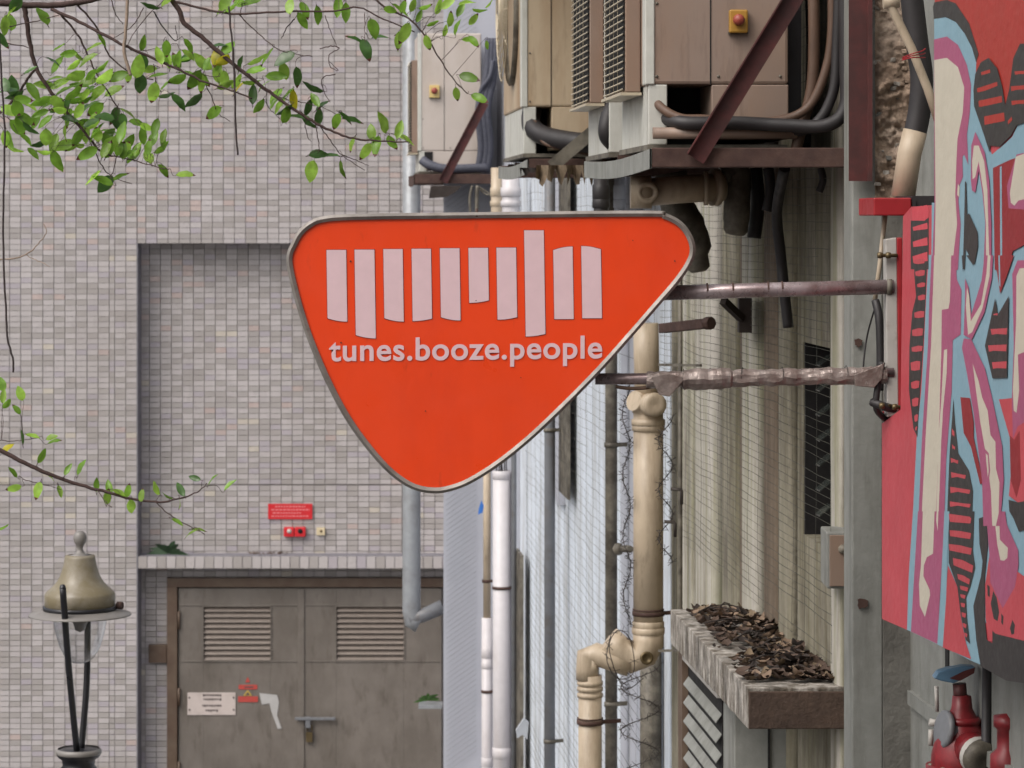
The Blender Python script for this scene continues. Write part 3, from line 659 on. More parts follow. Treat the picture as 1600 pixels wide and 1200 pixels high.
mb = MB(); mb.tube([P(985,1040,Yc-.02), P(955,1030,Yc-.01), P(930,1022,Yc), P(918,1025,Yc), P(918,1045,Yc), P(918,1062,Yc)], [18*Yc/F]*6, 20); obj('offset_bend', mb, 'beige_pipe', t)
mb = MB(); mb.tube([P(922,1055,Yc), P(922,1450,Yc)], 18.5*Yc/F, 20); obj('lower_pipe', mb, 'beige_pipe', t)
for py in (1076, 1086, 1067):
    mb = MB(); mb.lathe(P(922,py,Yc), [(.062,-.012),(.07,-.01),(.07,.01),(.062,.012)], 20); obj('collar', mb, 'beige_pipe', t)
for (c, rr) in ((P(1013,958,Yc),rc),(P(922,1128,Yc),.066)):
    mb = MB(); mb.lathe(c, [(rr,-.012),(rr+.006,-.012),(rr+.006,.012),(rr,.012)], 20); mb.lathe(c+Vector((0,0,.02)), [(rr,-.004),(rr+.004,-.004),(rr+.004,.004),(rr,.004)], 20)
    mb.bar(c+Vector((rr*.9,0,0)), c+Vector((rr+.1,.04,0)), .012, .02); obj('clamp', mb, 'rust', t)
mb = MB(); mb.tube([P(1012,632,Yc-rc*.5), P(1022,632,Yc-rc*1.8)], .06, 18); obj('branch_socket', mb, 'beige_pipe', t)
mb = MB(); mb.lathe(P(1022,632,Yc-rc*1.8), [(.05,0),(.064,.005),(.064,.02),(.04,.024),(.03,.024),(.0,.018)], 18, axis=(.25,-1,0)); obj('branch_plug', mb, 'beige_pipe', t)
mb = MB(); mb.tube([P(1003,630,Yc-.02), P(990,626,Yc-.06)], .055, 16); obj('side_branch', mb, 'beige_pipe', t)
mb = MB(); mb.lathe(P(1010,1028,Yc-rc*1.0), [(.034,-.01),(.036,.012),(.024,.016),(.02,.006),(0,.006)], 16, axis=(.15,-1,0)); obj('inspection_plug', mb, 'brass', t)
# dark elbow coils and pipes beneath the compressor shelf
Yh = 12.1
t = emptyobj('horizontal_drain', P(1060,315,Yh), 'dirty cream drain running sideways under the air conditioner shelf with capped end', 'pipe')
mb = MB(); mb.tube([P(995,302,Yh), P(1060,296,Yh), P(1130,292,Yh+.05)], 22*Yh/F, 18); obj('cross_pipe', mb, 'beige_pipe', t)
mb = MB(); mb.tube([P(985,300,Yh-.02), P(1018,300,Yh-.02)], 26*Yh/F, 18); obj('socket', mb, 'beige_pipe', t)
mb = MB(); mb.lathe(P(1012,301,Yh-.02-26*Yh/F+.015), [(.045,-.01),(.045,.02),(.036,.024),(.028,.02),(.02,.006),(0,.006)], 18, axis=(0,-1,0)); obj('end_cap', mb, 'beige_pipe', t)
mb = MB(); mb.tube([P(1100,294,Yh), P(1106,294,Yh)], 27*Yh/F, 18); mb.tube([P(1112,293,Yh+.03), P(1122,293,Yh+.04)], 29*Yh/F, 18); obj('flange', mb, 'beige_pipe', t)
mb = MB(); mb.tube(catmull([P(1130,275,Yh+.1), P(1150,268,Yh+.1), P(1152,300,Yh+.1), P(1150,350,Yh+.1), P(1148,368,Yh+.1)],5), [.055]*5+[.06]*5+[.056]*5+[.052]*3+[.045,.04,.02], 18); obj('drop_bend', mb, 'dirty_pipe', t)
mb = MB(); mb.tube(catmull([P(1048,270,Yh+.3), P(1060,330,Yh+.3), P(1082,370,Yh+.3), P(1092,425,Yh+.3)],6), [.07]*6+[.08]*5+[.07]*4+[.05]*3+[.03], 14); obj('dark_mass', mb, 'dirty_pipe', t)
# extra pipes between shelf and sign top
for (px, Y, r, y0, y1, m_, lab) in ((776,26,.05,262,336,'beige_pipe','short cream pipe length above the sign left of the white collar'),(798,25,.075,262,336,'white_pipe','short white ringed pipe just above the sign top'),
    (939,15.5,.04,270,336,'hose','dark pipe stub between the shelf and the top of the sign'),(968,16.5,.03,270,336,'pier','pale square downpipe above the sign')):
    pipe_thing('pipe_stub', [P(px,y0,Y), P(px,y1+60,Y)], r, m_, lab, collars=((P(px,300,Y), r*1.1, .08),(P(px,318,Y), r*1.1, .05)))
t = MB(); t.bar(P(1036,513,13.6), P(1108,505,13.0), .045, .045); t.tube([P(1103,505,12.98),P(1112,505,12.95)], .03, 8); obj('rusty_stub_bar', t, 'rust', label='short rusty brown bar jutting from wall between the two poles', cat='metal bar', bevel=.004)
t = MB(); t.bar(P(1130,470,12.5), P(1158,497,12.6), .03, .03); t.box(P(1155,0,12.6).x, P(1175,0,12.6).x, 12.6, 12.7, ZZ(520,12.6), ZZ(466,12.6)); obj('iron_bracket', t, 'cloth_dark', label='black iron bracket on fluted wall under the upper pole', cat='bracket')
t = MB(); t.bar(P(1030,570,13.8), P(1095,571,13.2), .012, .012); t.bar(P(1030,1017,13.8), P(1062,1016,13.2), .012, .012); obj('iron_rods', t, 'dirty_pipe', label='thin iron rods running from the cream pipe to the wall', cat='rods')
t = MB(); t.tube([P(965,857,16.4),P(985,858,16.2)], .02, 8); t.lathe(P(966,858,16.35), [(0,-.035),(.03,-.02),(.036,0),(.03,.02),(0,.035)], 12, axis=(1,0,0)); obj('pipe_valve', t, 'dirty_pipe', label='small dark valve knob on the left side of the cream pipe', cat='valve')
# barbed wire
def barbed(pts, label, r=.0025, barb=.03, step=3):
    mb = MB(); c = catmull(pts, 8); mb.tube(c, r, 5); rr = random.Random(5)
    for i in range(2, len(c)-1, step):
        for k in range(2):
            d = Vector((rr.uniform(-1,1), rr.uniform(-1,1), rr.uniform(-1,1))).normalized()*barb; mb.tube([c[i]-d, c[i]+d], r*.7, 4)
    return obj('barbed_wire', mb, 'wire', label=label, cat='barbed wire')
def coilpts(px0, py0, px1, py1, Y, amp, turns, n=90):
    out = []
    for i in range(n):
        t_ = i/(n-1); a = t_*turns*2*math.pi; out.append(P(px0+(px1-px0)*t_+math.cos(a)*amp, py0+(py1-py0)*t_, Y+math.sin(a)*.08))
    return out
barbed(coilpts(1040,650,1040,880,14.6,11,3,34), 'barbed wire loops down the right side of the cream pipe', step=7)
barbed(coilpts(978,600,980,980,15.6,6,4,44), 'barbed wire twisting between the dark downpipe and cream pipe', step=6)
barbed([P(955,990,15.4),P(948,1030,15.3),P(965,1060,15.3),P(990,1050,15.4),P(985,1000,15.3),P(965,985,15.3),P(952,1015,15.25),P(975,1075,15.3),P(1005,1060,15.4)], 'barbed wire coiled round the cream pipe elbow', step=5)
barbed(coilpts(1000,1040,1000,1210,14.8,30,2.5,30), 'loose barbed wire swags below the cream pipe elbow', step=6)
for (px,py,w_) in ((1056,764,'beside the middle of the cream pipe, upper one'),(1046,815,'beside the middle of the cream pipe, lower one'),(1123,855,'alone on the fluted wall above the canopy')):
    mb = MB(); mb.tube([P(px-8,py,14.3),P(px+8,py+1,14.3),P(px+9,py+3,14.3),P(px+9,py+(24 if px<1100 else 5),14.3)], .009, 6); obj('wire_hook', mb, 'wire', label='small dark iron hook '+w_, cat='hook')
mb = MB(); mb.prism([P(752,782,26), P(756,790,26), P(754,801,26), P(747,804,26), P(748,795,26)], (0,.02,0)); obj('blue_scrap', mb, 'blue', label='scrap of blue plastic caught beside the pier', cat='plastic scrap')
mb = MB(); mb.prism([P(x,y,24) for x,y in ((806,1142),(818,1124),(826,1130),(824,1156),(816,1148),(808,1154))], (0,.03,.01)); obj('white_scrap', mb, 'whiteish', label='crumpled white plastic caught low beside the white pipe', cat='plastic scrap')

# ------------------------------------------------------------------ air conditioners
def ac_unit(Y0, ln, pxn, pxr, py_top, py_bot, body, label, grille=None, fan=False, cut=None, seam=None, leg=None, lowpan=None, gp=None):
    """near side face at Y0 from pxn (street corner) to pxr (wall side); ln = length along the wall"""
    xs, xr = P(pxn,0,Y0).x, P(pxr,0,Y0).x; zb, zt = ZZ(py_bot,Y0), ZZ(py_top,Y0)
    t = emptyobj('air_conditioner', (xs+.2, Y0, zb), label, 'air conditioner', 'outdoor air conditioner units on the facade shelves')
    zc = ZZ(cut, Y0) if cut else zb
    a = Vector((xs, Y0, zc)); v = WT*ln
    mb = MB(); mb.ob(a, (xr-xs,0,0), v, (0,0,zt-zc)); obj('casing', mb, body, t, bevel=.012)
    if seam:
        X = P(seam,0,Y0).x; mb = MB(); mb.box(X-.002, X+.002, Y0-.003, Y0-.0005, zc, zt); obj('seam', mb, 'dark', t)
    if cut:      # open lower bay: corner post, rear panel, dark inside
        mb = MB(); mb.ob((xs, Y0+.002, zb), (.07,0,0), (0,.05,0), (0,0,zc-zb+.0)); obj('corner_leg', mb, 'ac_white', t, bevel=.004)
        X2 = P(leg,0,Y0).x
        mb = MB(); mb.ob((X2, Y0+.001, zb+.02), (xr-X2,0,0), v, (0,0,zc-zb-.021)); obj('lower_panel', mb, body, t, bevel=.004)
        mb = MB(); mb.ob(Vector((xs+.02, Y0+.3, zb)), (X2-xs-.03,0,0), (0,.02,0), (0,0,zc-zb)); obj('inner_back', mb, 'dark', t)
        mb = MB(); mb.ob(Vector((xs, Y0+.12, zb)), (.012,0,0), WT*(ln-.12), (0,0,zc-zb)); obj('front_skirt', mb, 'ac_white', t)
        mb = MB(); mb.ob(Vector((xs-.004, Y0-.01, zb-.02)), (xr-xs,0,0), v, (0,0,.02)); obj('base_tray', mb, 'dirty_pipe', t)
    for (fx, fz) in ((.06,.03),(.94,.03),(.5,.03),(.06,.3),(.94,.3)):
        mb = MB(); mb.lathe(Vector((xs+(xr-xs)*fx, Y0-.0005, zc+fz)), [(.006,0),(.005,.004),(0,.005)], 8, axis=(0,-1,0)); obj('screw', mb, 'dirty_pipe', t)
    # white corner strip up the street side
    mb = MB(); mb.ob(Vector((xs-.012, Y0-.006, zc)), (.035,0,0), WT*.09, (0,0,zt-zc)); obj('corner_strip', mb, 'ac_white', t, bevel=.004)
    if grille:
        g0, g1, z0, z1 = grille; zA, zB = ZZ(z1,Y0), min(ZZ(z0,Y0), zt)
        p0 = Vector((xs,Y0,0))+WT*g0; p1 = Vector((xs,Y0,0))+WT*g1
        mb = MB(); mb.ob(Vector((p0.x, p0.y, zA))+WN*.06, p1-p0, -WN*.058, (0,0,zB-zA)); obj('grille_housing', mb, 'ac2', t, bevel=.004)
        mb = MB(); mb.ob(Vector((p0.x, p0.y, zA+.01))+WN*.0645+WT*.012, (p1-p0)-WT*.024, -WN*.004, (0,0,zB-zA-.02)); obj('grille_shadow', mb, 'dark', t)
        mb = MB(); k = int((zB-zA)/.026)
        for i in range(k):
            z = zA+.012+i*.026; q = [Vector((p0.x,p0.y,z))+WN*(.068+.012*math.sin(math.pi*j/4))+(p1-p0)*(j/4)+Vector((0,0,-.006*math.sin(math.pi*j/4))) for j in range(5)]
            mb.tube(q, .0032, 5, cap=False)
        for g_ in (.2,.4,.6,.8):
            q = Vector((p0.x,p0.y,zA))+(p1-p0)*g_+WN*.074; mb.tube([q, q+Vector((0,0,zB-zA))], .0016, 4)
        obj('grille', mb, 'mesh_wire', t)
        mb = MB(); mb.ob(Vector((p0.x,p0.y,zA-.012))+WN*.078, p1-p0, -WN*.08, (0,0,.011)); obj('grille_lip', mb, 'mesh_wire', t)
    if fan:
        c = Vector((xs,Y0,zt-.45))+WT*(ln*.5)
        mb = MB(); mb.lathe(c, [(.42,0),(.425,.02),(.41,.03)], 40, axis=WN); obj('fan_ring', mb, 'dirty_pipe', t)
        mb = MB()
        for k in range(9):
            r_ = .06+k*.042; ring = [c+WN*(.09-.03*(k/9)**2)+WT*math.cos(a)*r_+Vector((0,0,math.sin(a)*r_)) for a in [2*math.pi*j/36 for j in range(37)]]; mb.tube(ring, .0035, 4, cap=False)
        for k in range(12):
            a = math.pi*2*k/12; mb.tube([c+WN*.095, c+WN*.065+WT*math.cos(a)*.41+Vector((0,0,math.sin(a)*.41))], .0035, 4)
        obj('fan_guard', mb, 'mesh_wire', t)
    return t
def switch(px, py, Y, s_, m_, label):
    t = emptyobj('isolator_switch', P(px,py,Y), label, 'switch', 'rotary isolator switches on the air conditioners')
    mb = MB(); p = P(px,py,Y); mb.box(p.x-s_*.8, p.x+s_*.8, Y-.035, Y-.001, p.z-s_, p.z+s_); obj('box', mb, m_, t, bevel=.006)
    mb = MB(); mb.lathe(p+Vector((0,-.035,.1*s_)), [(s_*.5,0),(s_*.5,.012),(s_*.44,.028),(s_*.3,.034),(0,.036)], 20, axis=(0,-1,0)); obj('knob', mb, 'knob', t)
    mb = MB(); mb.box(p.x-s_*.86,p.x+s_*.86,Y-.012,Y-.0005,p.z-s_*1.08,p.z-s_*.9); obj('rim', mb, 'dirty_pipe', t)
# nearest (C), second (B), third (A), far left (D)
YC = 10.75
ac_unit(YC, .92, 1013, 1232, -260, 226, 'ac2', 'nearest tan air conditioner, yellow switch on its side, open dark bay below', grille=(.22,.9,-240,140), cut=132, seam=1110, leg=1112)
switch(1153, 34, YC-.002, .043, 'yellow_sw', 'large yellow box with faded red knob on the nearest air conditioner')
YBu = 12.0
ac_unit(YBu, .92, 952, 1120, -200, 238, 'ac2', 'second air conditioner, mostly hidden by the nearest, with its own side grille', grille=(.2,.9,-190,158), cut=155, leg=1010)
YA = 16.2
ac_unit(YA, 1.5, 818, 985, -120, 240, 'ac', 'cream yellowed air conditioner with round fan guard above the sign centre', fan=True, cut=167, seam=861, leg=862)
YD = 27.4
ac_unit(YD, 1.0, 655, 752, 52, 268, 'ac3', 'greyish far air conditioner on its own shelf above the left part of sign', grille=(.25,.95,92,238), cut=236, seam=694, leg=664)
switch(679, 143, YD-.002, .06, 'cream_sw', 'small cream box with pale red knob on the far air conditioner')
mb = MB(); mb.box(P(663,0,YD).x, P(676,0,YD).x, YD-.006, YD-.001, ZZ(254,YD), ZZ(237,YD)); obj('pipe_entry', mb, 'dark', label='black pipe entry hole low on the far air conditioner side', cat='opening')
mb = MB(); mb.tube(catmull([P(660,250,YD-.06),P(672,258,YD-.1),P(700,264,YD-.12),P(765,262,YD-.12)],6), .045, 12); obj('insulated_hose', mb, 'hose2', label='blue-grey insulated hose along the shelf of the far air conditioner', cat='hose')
mb = MB()
for k,(a,b) in enumerate(((758,752),(763,760),(769,766))):
    mb.tube(catmull([P(a+6,60,YD-.1),P(a+2,120,YD-.12),P(b-4,170,YD-.12),P(b,230,YD-.1),P(b-6,270,YD-.1)],6), .035, 8)
mb.tube(catmull([P(770,95,YD-.15),P(765,120,YD-.18),P(752,140,YD-.15),P(750,160,YD-.1)],6), .02, 8)
obj('hose_bundle', mb, 'hose2', label='bundle of dark hoses behind the right edge of the far air conditioner', cat='hoses')
# shelves / brackets
def shelf(Y0, ln, pxo, pxw, py, label, diag, post=None, h=.07, front='pier', m_='rust'):
    xo, xw = P(pxo,0,Y0).x, P(pxw,0,Y0).x; z = ZZ(py,Y0)
    t = emptyobj('steel_shelf', (xw, Y0, z-h), label, 'bracket')
    mb = MB(); mb.box(xo, xw, Y0-.02, Y0+.03, z-h, z); obj('near_arm', mb, m_, t, bevel=.004)
    v = WT*ln
    mb = MB(); mb.ob(Vector((xo,Y0+.03,z-h))+v, (xw-xo,0,0), (0,.05,0), (0,0,h)); obj('far_arm', mb, m_, t, bevel=.004)
    mb = MB(); n_=8
    for j in range(n_):
        s0, s1 = j/n_, (j+1)/n_; sag = lambda s_: -.02*math.sin(math.pi*s_)
        p = Vector((xo-.008,Y0-.022,z-h-.004+sag(s0)))+v*s0; q = Vector((xo-.008,Y0-.022,z-h-.004+sag(s1)))+v*s1
        vs = [p,q,q+Vector((.007,0,0)),p+Vector((.007,0,0))]; mb.add(vs+[x+Vector((0,0,h)) for x in vs], [(0,1,2,3),(4,7,6,5),(0,4,5,1),(2,6,7,3)])
    obj('front_rail', mb, front, t)
    for s_ in (.25,.5,.75):
        mb = MB(); mb.ob(Vector((xo+.01,Y0,z-.03))+v*s_, (xw-xo-.02,0,0), (0,.05,0), (0,0,.03)); obj('cross_bar', mb, m_, t)
    mb = MB(); mb.ob(Vector((xo+.02,Y0+.031,z-.035))+v*.02, (xw-xo-.03,0,0), v*.95, (0,0,.006)); obj('light_block_plate', mb, m_, t)  # solid plate added under the units to block light from the wall below
    if diag:
        (ax,ay),(bx,by),wd = diag; mb = MB(); a = P(ax,ay,Y0-.045); b = P(bx,by,Y0-.045)
        mb.bar(a, b, wd, .006, up=(0,1,0)); d = (b-a).normalized(); s2 = d.cross(Vector((0,1,0))).normalized()
        mb.bar(a+s2*(wd/2-.002)+Vector((0,-.02,0)), b+s2*(wd/2-.002)+Vector((0,-.02,0)), .005, .034, up=(0,1,0)); obj('diagonal_brace', mb, 'red_steel' if m_=='rust' else m_, t)
    if post:
        p0, p1, y0, y1 = post; mb = MB(); mb.box(P(p0,0,Y0).x, P(p1,0,Y0).x, Y0-.03, Y0-.024, ZZ(y1,Y0), ZZ(y0,Y0)); mb.box(P(p1-4,0,Y0).x, P(p1,0,Y0).x, Y0-.0235, Y0+.05, ZZ(y1,Y0), ZZ(y0,Y0)); obj('post', mb, 'red_steel', t)
    return t
shelf(10.62, 2.35, 1018, 1345, 231, 'long rusty shelf under the two nearest air conditioners with dark red brace and post', ((1086,248),(1250,-20),.072), (1325,1358,-80,283), h=.072, front='pillar')
shelf(16.0, 2.2, 826, 1000, 248, 'rusty shelf under the cream air conditioner', None, h=.075, front='pillar')
mb = MB(); mb.bar(P(862,260,15.9), P(945,190,15.9), .07, .02, up=(0,1,0)); obj('loose_strut', mb, 'dirty_pipe', label='tan flat metal strut propped between the two shelves', cat='strut')
shelf(27.1, 1.2, 648, 768, 272, 'rusty shelf with thin brace under the far air conditioner', ((692,284),(757,160),.085), h=.09, front='rust')
t = emptyobj('steel_post', P(1342,283,10.3), 'dark red upright steel angle at the wall end of the nearest shelf', 'post')
mb = MB(); mb.box(P(1326,0,10.3).x, P(1357,0,10.3).x, 10.29, 10.3, ZZ(283,10.3), 8.5); obj('face_flange', mb, 'red_steel', t)
mb = MB(); mb.box(P(1354,0,10.3).x, P(1360,0,10.3).x, 10.24, 10.289, ZZ(283,10.3), 8.5); obj('side_flange', mb, 'red_steel', t)
# black hoses round the nearest unit
def hose(name, pts, r, m_, label, cat='hose', n=10): 
    mb = MB(); mb.tube(catmull(pts,7), r, n); return obj(name, mb, m_, label=label, cat=cat)
hose('rubber_hose', [P(1022,150,10.9),P(1035,180,10.8),P(1070,192,10.68),P(1150,192,10.68),P(1230,196,10.66),P(1290,196,10.64),P(1320,170,10.64),P(1322,100,10.64),P(1318,-60,10.64)], .026, 'hose', 'thick black hose looping from the nearest unit up beside the red post')
hose('rubber_hose', [P(1018,135,10.9),P(1030,165,10.75),P(1062,184,10.7),P(1100,186,10.7),P(1200,190,10.7),P(1260,170,10.7),P(1290,110,10.7),P(1300,40,10.7),P(1298,-60,10.7)], .017, 'hose3', 'brown pipe curving up from the nearest unit past the gap')
hose('rubber_hose', [P(1020,150,10.93),P(1040,186,10.9),P(1085,198,10.8),P(1180,200,10.76),P(1260,202,10.7),P(1300,150,10.68),P(1308,60,10.68),P(1312,-60,10.68)], .02, 'hose', 'second black hose crossing under the casing of the nearest unit')
hose('rubber_hose', [P(1240,250,10.75),P(1252,200,10.75),P(1268,140,10.74),P(1272,60,10.74),P(1270,-60,10.74)], .022, 'hose3', 'upright dark brown hose in the gap right of nearest unit')
hose('rubber_hose', [P(1226,262,11.2),P(1214,330,11.5),P(1220,400,11.6),P(1226,460,11.6),P(1232,512,11.6)], .022, 'hose', 'long dark hose hanging down the stained wall below the shelf')
hose('rubber_hose', [P(962,160,12.15),P(950,185,12.1),P(948,212,12.1),P(965,232,12.2)], .034, 'hose', 'black hose bulging from the bay of the second unit')
hose('rubber_hose', [P(832,170,16.35),P(830,195,16.25),P(850,212,16.15),P(900,222,16.0),P(950,224,15.9)], .055, 'hose', 'thick black hose under the cream air conditioner')
hose('rubber_hose', [P(835,190,16.2),P(850,222,16.1),P(885,232,16.05),P(920,240,16.0)], .014, 'hose3', 'thin brown line under the cream air conditioner')
for (px,Yq_,r_,y0_,y1_,lab) in ((1180,12.3,.03,262,372,'dark pipe dropping from the shelf behind the capped drain'),(1200,11.9,.022,262,330,'short dark hose end under the shelf'),(1282,10.9,.014,262,300,'black cable end by the pillar below the shelf'),(1262,11.3,.016,-60,240,'black cable running up the wall in the gap')):
    mb = MB(); mb.tube(catmull([P(px,y0_,Yq_),P(px+4,(y0_+y1_)/2,Yq_),P(px-2,y1_,Yq_)],5), r_, 8); obj('black_pipe', mb, 'hose', label=lab, cat='pipe')
mb = MB(); mb.tube([P(1020,208,10.7), P(1245,208,10.72)], .022, 10); obj('drain_tube', mb, 'ac2', label='pale brown straight tube lying along the shelf under the nearest unit', cat='tube')
mb = MB(); mb.box(P(1231,0,10.9).x, P(1252,0,10.9).x, 10.9, 11.7, ZZ(190,10.9), ZZ(-260,10.9)); obj('dark_gap_block', mb, 'hose', label='black strip standing in for the dark gap behind the nearest unit', cat='panel')  # black block paints the shade of the gap between unit and wall
# tattered sheets
def tatter(x0, x1, y0, ymin, ymax, Y, m_, label, n=24, seed=1):
    r = random.Random(seed); mb = MB(); top = []; bot = []
    for i in range(n+1):
        px = x0+(x1-x0)*i/n; yy = Y+.05*math.sin(i*.9); top.append(P(px,y0,yy)); bot.append(P(px+r.uniform(-3,3), r.uniform(ymin,ymax), yy+.03*r.random()))
    vs = top+bot; mb.add(vs, [(i,i+1,n+2+i,n+1+i) for i in range(n)], 0); return obj('tattered_sheet', mb, m_, label=label, cat='tattered sheet', fix=False)
tatter(838, 930, 258, 262, 292, 15.8, 'rag', 'ragged beige strips hanging beneath the cream unit shelf', seed=3)
tatter(812, 850, 262, 264, 280, 15.9, 'cloth_dark', 'dark ragged flap under the left end of the cream unit shelf', 8, seed=6)
mb = MB(); mb.prism([P(x,y,27) for x,y in ((673,290),(722,290),(712,300),(698,308),(670,310))], (0,.03,0)); obj('hanging_flap', mb, 'cloth_dark', label='black flap hanging below the far air conditioner shelf', cat='flap')
mb = MB(); mb.tube(catmull([P(738,290,27),P(734,310,27),P(736,345,27)],5), .012,6); mb.tube(catmull([P(746,290,27),P(745,315,27),P(745,345,27)],5), .018,6); mb.tube(catmull([P(748,292,27),P(764,302,27),P(760,304,27),P(750,296,27)],5), .008,6); obj('loose_cables', mb, 'dirty_pipe', label='loose cable ends dangling below the far unit shelf', cat='cables')

# ------------------------------------------------------------------ orange sign
YS = 9.3
sg = emptyobj('bar_sign', P(760,771,YS), 'orange rounded triangular hanging sign with pale stripes reading tunes.booze.people', 'sign')
ol = [(455,380),(464,363),(480,348),(504,338),(560,334),(750,331.5),(1010,329),(1040,333),(1065,346),(1081,367),(1087,390),(1081,412),(1061,442),(1030,478),(990,524),(940,580),(885,636),(830,688),(780,728),(735,756),(703,768),(680,771),(655,768),(630,757),(600,733),(565,692),(535,648),(505,590),(480,530),(465,485),(453,440),(447.5,410),(449,393)]
oc = catmull([(x,y,0) for x,y in ol], 4, True)
def inset(pts, d):
    out = []; n = len(pts)
    for i,p in enumerate(pts):
        a = pts[i-2]; b = pts[(i+2)%n]; t_ = (b-a).normalized(); nn = Vector((-t_.y, t_.x, 0)); out.append(p+nn*d)
    return out
O0 = oc; O1 = inset(oc, 4.5); O2 = inset(oc, 9.5)
def ring(A, ya, B, yb, mb, smooth=True):
    n = len(A); vs = [P(p.x,p.y,YS)+Vector((0,ya,0)) for p in A]+[P(p.x,p.y,YS)+Vector((0,yb,0)) for p in B]
    mb.add(vs, [(i,(i+1)%n,n+(i+1)%n,n+i) for i in range(n)], 0, smooth)
# box body
mb = MB(); fr_ = [P(p.x,p.y,YS)+Vector((0,.012,0)) for p in inset(oc,1.5)]; mb.prism(fr_, (0,.13,0), smooth_side=True); obj('sign_box', mb, 'steel', sg, tri=True)
mb = MB(); ring(O0,.03,O0,.0,mb); ring(O0,.0,O1,-.010,mb); ring(O1,-.010,O2,-.004,mb); ring(O2,-.004,O2,.010,mb); obj('chrome_rim', mb, 'steel', sg, fix=True)
mb = MB(); ring(O0,.112,O0,.142,mb); ring(O0,.142,O1,.152,mb); ring(O1,.152,O2,.146,mb); obj('rear_rim', mb, 'steel', sg)
mb = MB(); mb.prism([P(p.x,p.y,YS)+Vector((0,.002,0)) for p in inset(oc,9)], (0,.008,0)); obj('orange_face', mb, 'orange', sg, tri=True)
mb = MB(); mb.prism([P(p.x,p.y,YS)+Vector((0,.1425,0)) for p in inset(oc,9)], (0,.006,0)); obj('rear_face', mb, 'orange', sg, tri=True)
mb = MB(); mb.tube([P(745,327,YS+.02), P(745,338,YS-.008)], .004, 5); obj('rim_joint', mb, 'rust', sg)
S = 2.2857
def cs(x, y, dy=0): return P(420+x/S, 310+y/S, YS)+Vector((0,dy,0))
bars = [(206,276,184,440,'b'),(306,377,183,500,'b'),(409,478,181,440,'b'),(510,579,180,438,'r'),(611,681,178,436,'b'),(713,783,177,373,'r'),(813,883,176,433,'r'),(913,983,114,493,'r'),(1016,1085,172,431,'t'),(1116,1186,170,428,'u')]
for (x0,x1,y0,y1,kd) in bars:
    sh = lambda y: (y-184)/256*4; pts = []
    N = 8
    for i in range(N+1):                       # top, left to right
        t_ = i/N; dy = 0
        if kd == 't': dy = 13*(1-t_)**2
        if kd == 'u': dy = 12*t_**2
        pts.append((x0+(x1-x0)*t_+sh(y0), y0+dy))
    for i in range(N+1):
        t_ = 1-i/N; dy = 0
        if kd == 'b': dy = -12*(1-t_)**2+(0 if t_<.9 else 0)
        if kd == 'r': dy = -9*t_**2
        pts.append((x0+(x1-x0)*t_+sh(y1), y1+dy))
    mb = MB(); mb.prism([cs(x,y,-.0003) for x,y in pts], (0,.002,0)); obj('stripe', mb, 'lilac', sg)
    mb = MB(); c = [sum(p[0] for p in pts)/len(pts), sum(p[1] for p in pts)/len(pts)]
    mb.prism([cs(x+(1.8 if x>c[0] else -1.8), y+(1.8 if y>c[1] else -1.8), .0008) for x,y in pts], (0,.001,0)); obj('stripe_outline', mb, 'dark_edge', sg)
cu = bpy.data.curves.new('lettering', 'FONT'); cu.body = 'tunes.booze.people'; cu.size = 1; cu.offset = .019; cu.space_character = 1.06
to = bpy.data.objects.new('tmp', cu); COL.objects.link(to)
bpy.context.view_layer.update()
me = bpy.data.meshes.new_from_object(to.evaluated_get(bpy.context.evaluated_depsgraph_get()))
xs = [v.co.x for v in me.vertices]; ys = [v.co.y for v in me.vertices]; xa, xb = min(xs), max(xs); ya, yb_ = min(ys), max(ys)
off = LOC[sg.name]
for nm, mt_, dy, grow in (('lettering','lilac',-.0006,0),):
    m2 = me.copy()
    for v in m2.vertices:
        tx = (v.co.x-xa)/(xb-xa); base = 580-11*tx; X = 215+976*tx
        Yc_ = base-(v.co.y)/(yb_)*80
        v.co = cs(X, Yc_, dy)-off
    m2.materials.clear(); m2.materials.append(M[mt_]); o = bpy.data.objects.new(nm, m2); COL.objects.link(o); o.parent = sg
bpy.data.objects.remove(to)
for (sx, sy, sr) in ((292,225,4),(1450,224,3.4),(258,515,3),(246,540,2),(740,365,2),(900,640,2),(560,760,2.4),(1300,150,2)):
    mb = MB(); mb.prism([cs(sx+sr*math.cos(a_)*R.uniform(.6,1.3), sy+sr*math.sin(a_)*R.uniform(.6,1.3), -.0012) for a_ in [k*.785 for k in range(8)]], (0,.0008,0)); obj('dirt_speck', mb, 'rust', sg)
# poles
YPo = YS+.07
t = emptyobj('sign_pole', P(1395,450,YPo), 'upper bare rusting metal pole holding the orange sign', 'pole', 'poles carrying the orange sign')
mb = MB(); mb.tube([P(1030,458,YPo), P(1200,453,YPo), P(1396,448,YPo)], 11.5*YPo/F, 16); obj('tube', mb, 'pole', t)
mb = MB()
for px in (1105,1145,1200,1222): mb.lathe(P(px,456-(px-1030)*.027,YPo), [(.0238,-.003),(.0246,0),(.0238,.003)], 14, axis=(1,0,.03))
obj('rust_rings', mb, 'rust', t)
mb = MB(); mb.tube([P(1385,448,YPo), P(1393,448,YPo)], .028, 14); obj('end_collar', mb, 'dirty_pipe', t)
t = emptyobj('sign_pole', P(1395,585,YPo), 'lower sign pole wrapped in crumpled silver tape and ties', 'pole', 'poles carrying the orange sign')
mb = MB(); mb.tube([P(930,592,YPo), P(1030,592,YPo), P(1396,582,YPo)], 9*YPo/F, 14); obj('tube', mb, 'pole', t)
mb = MB(); pts = []; rad = []
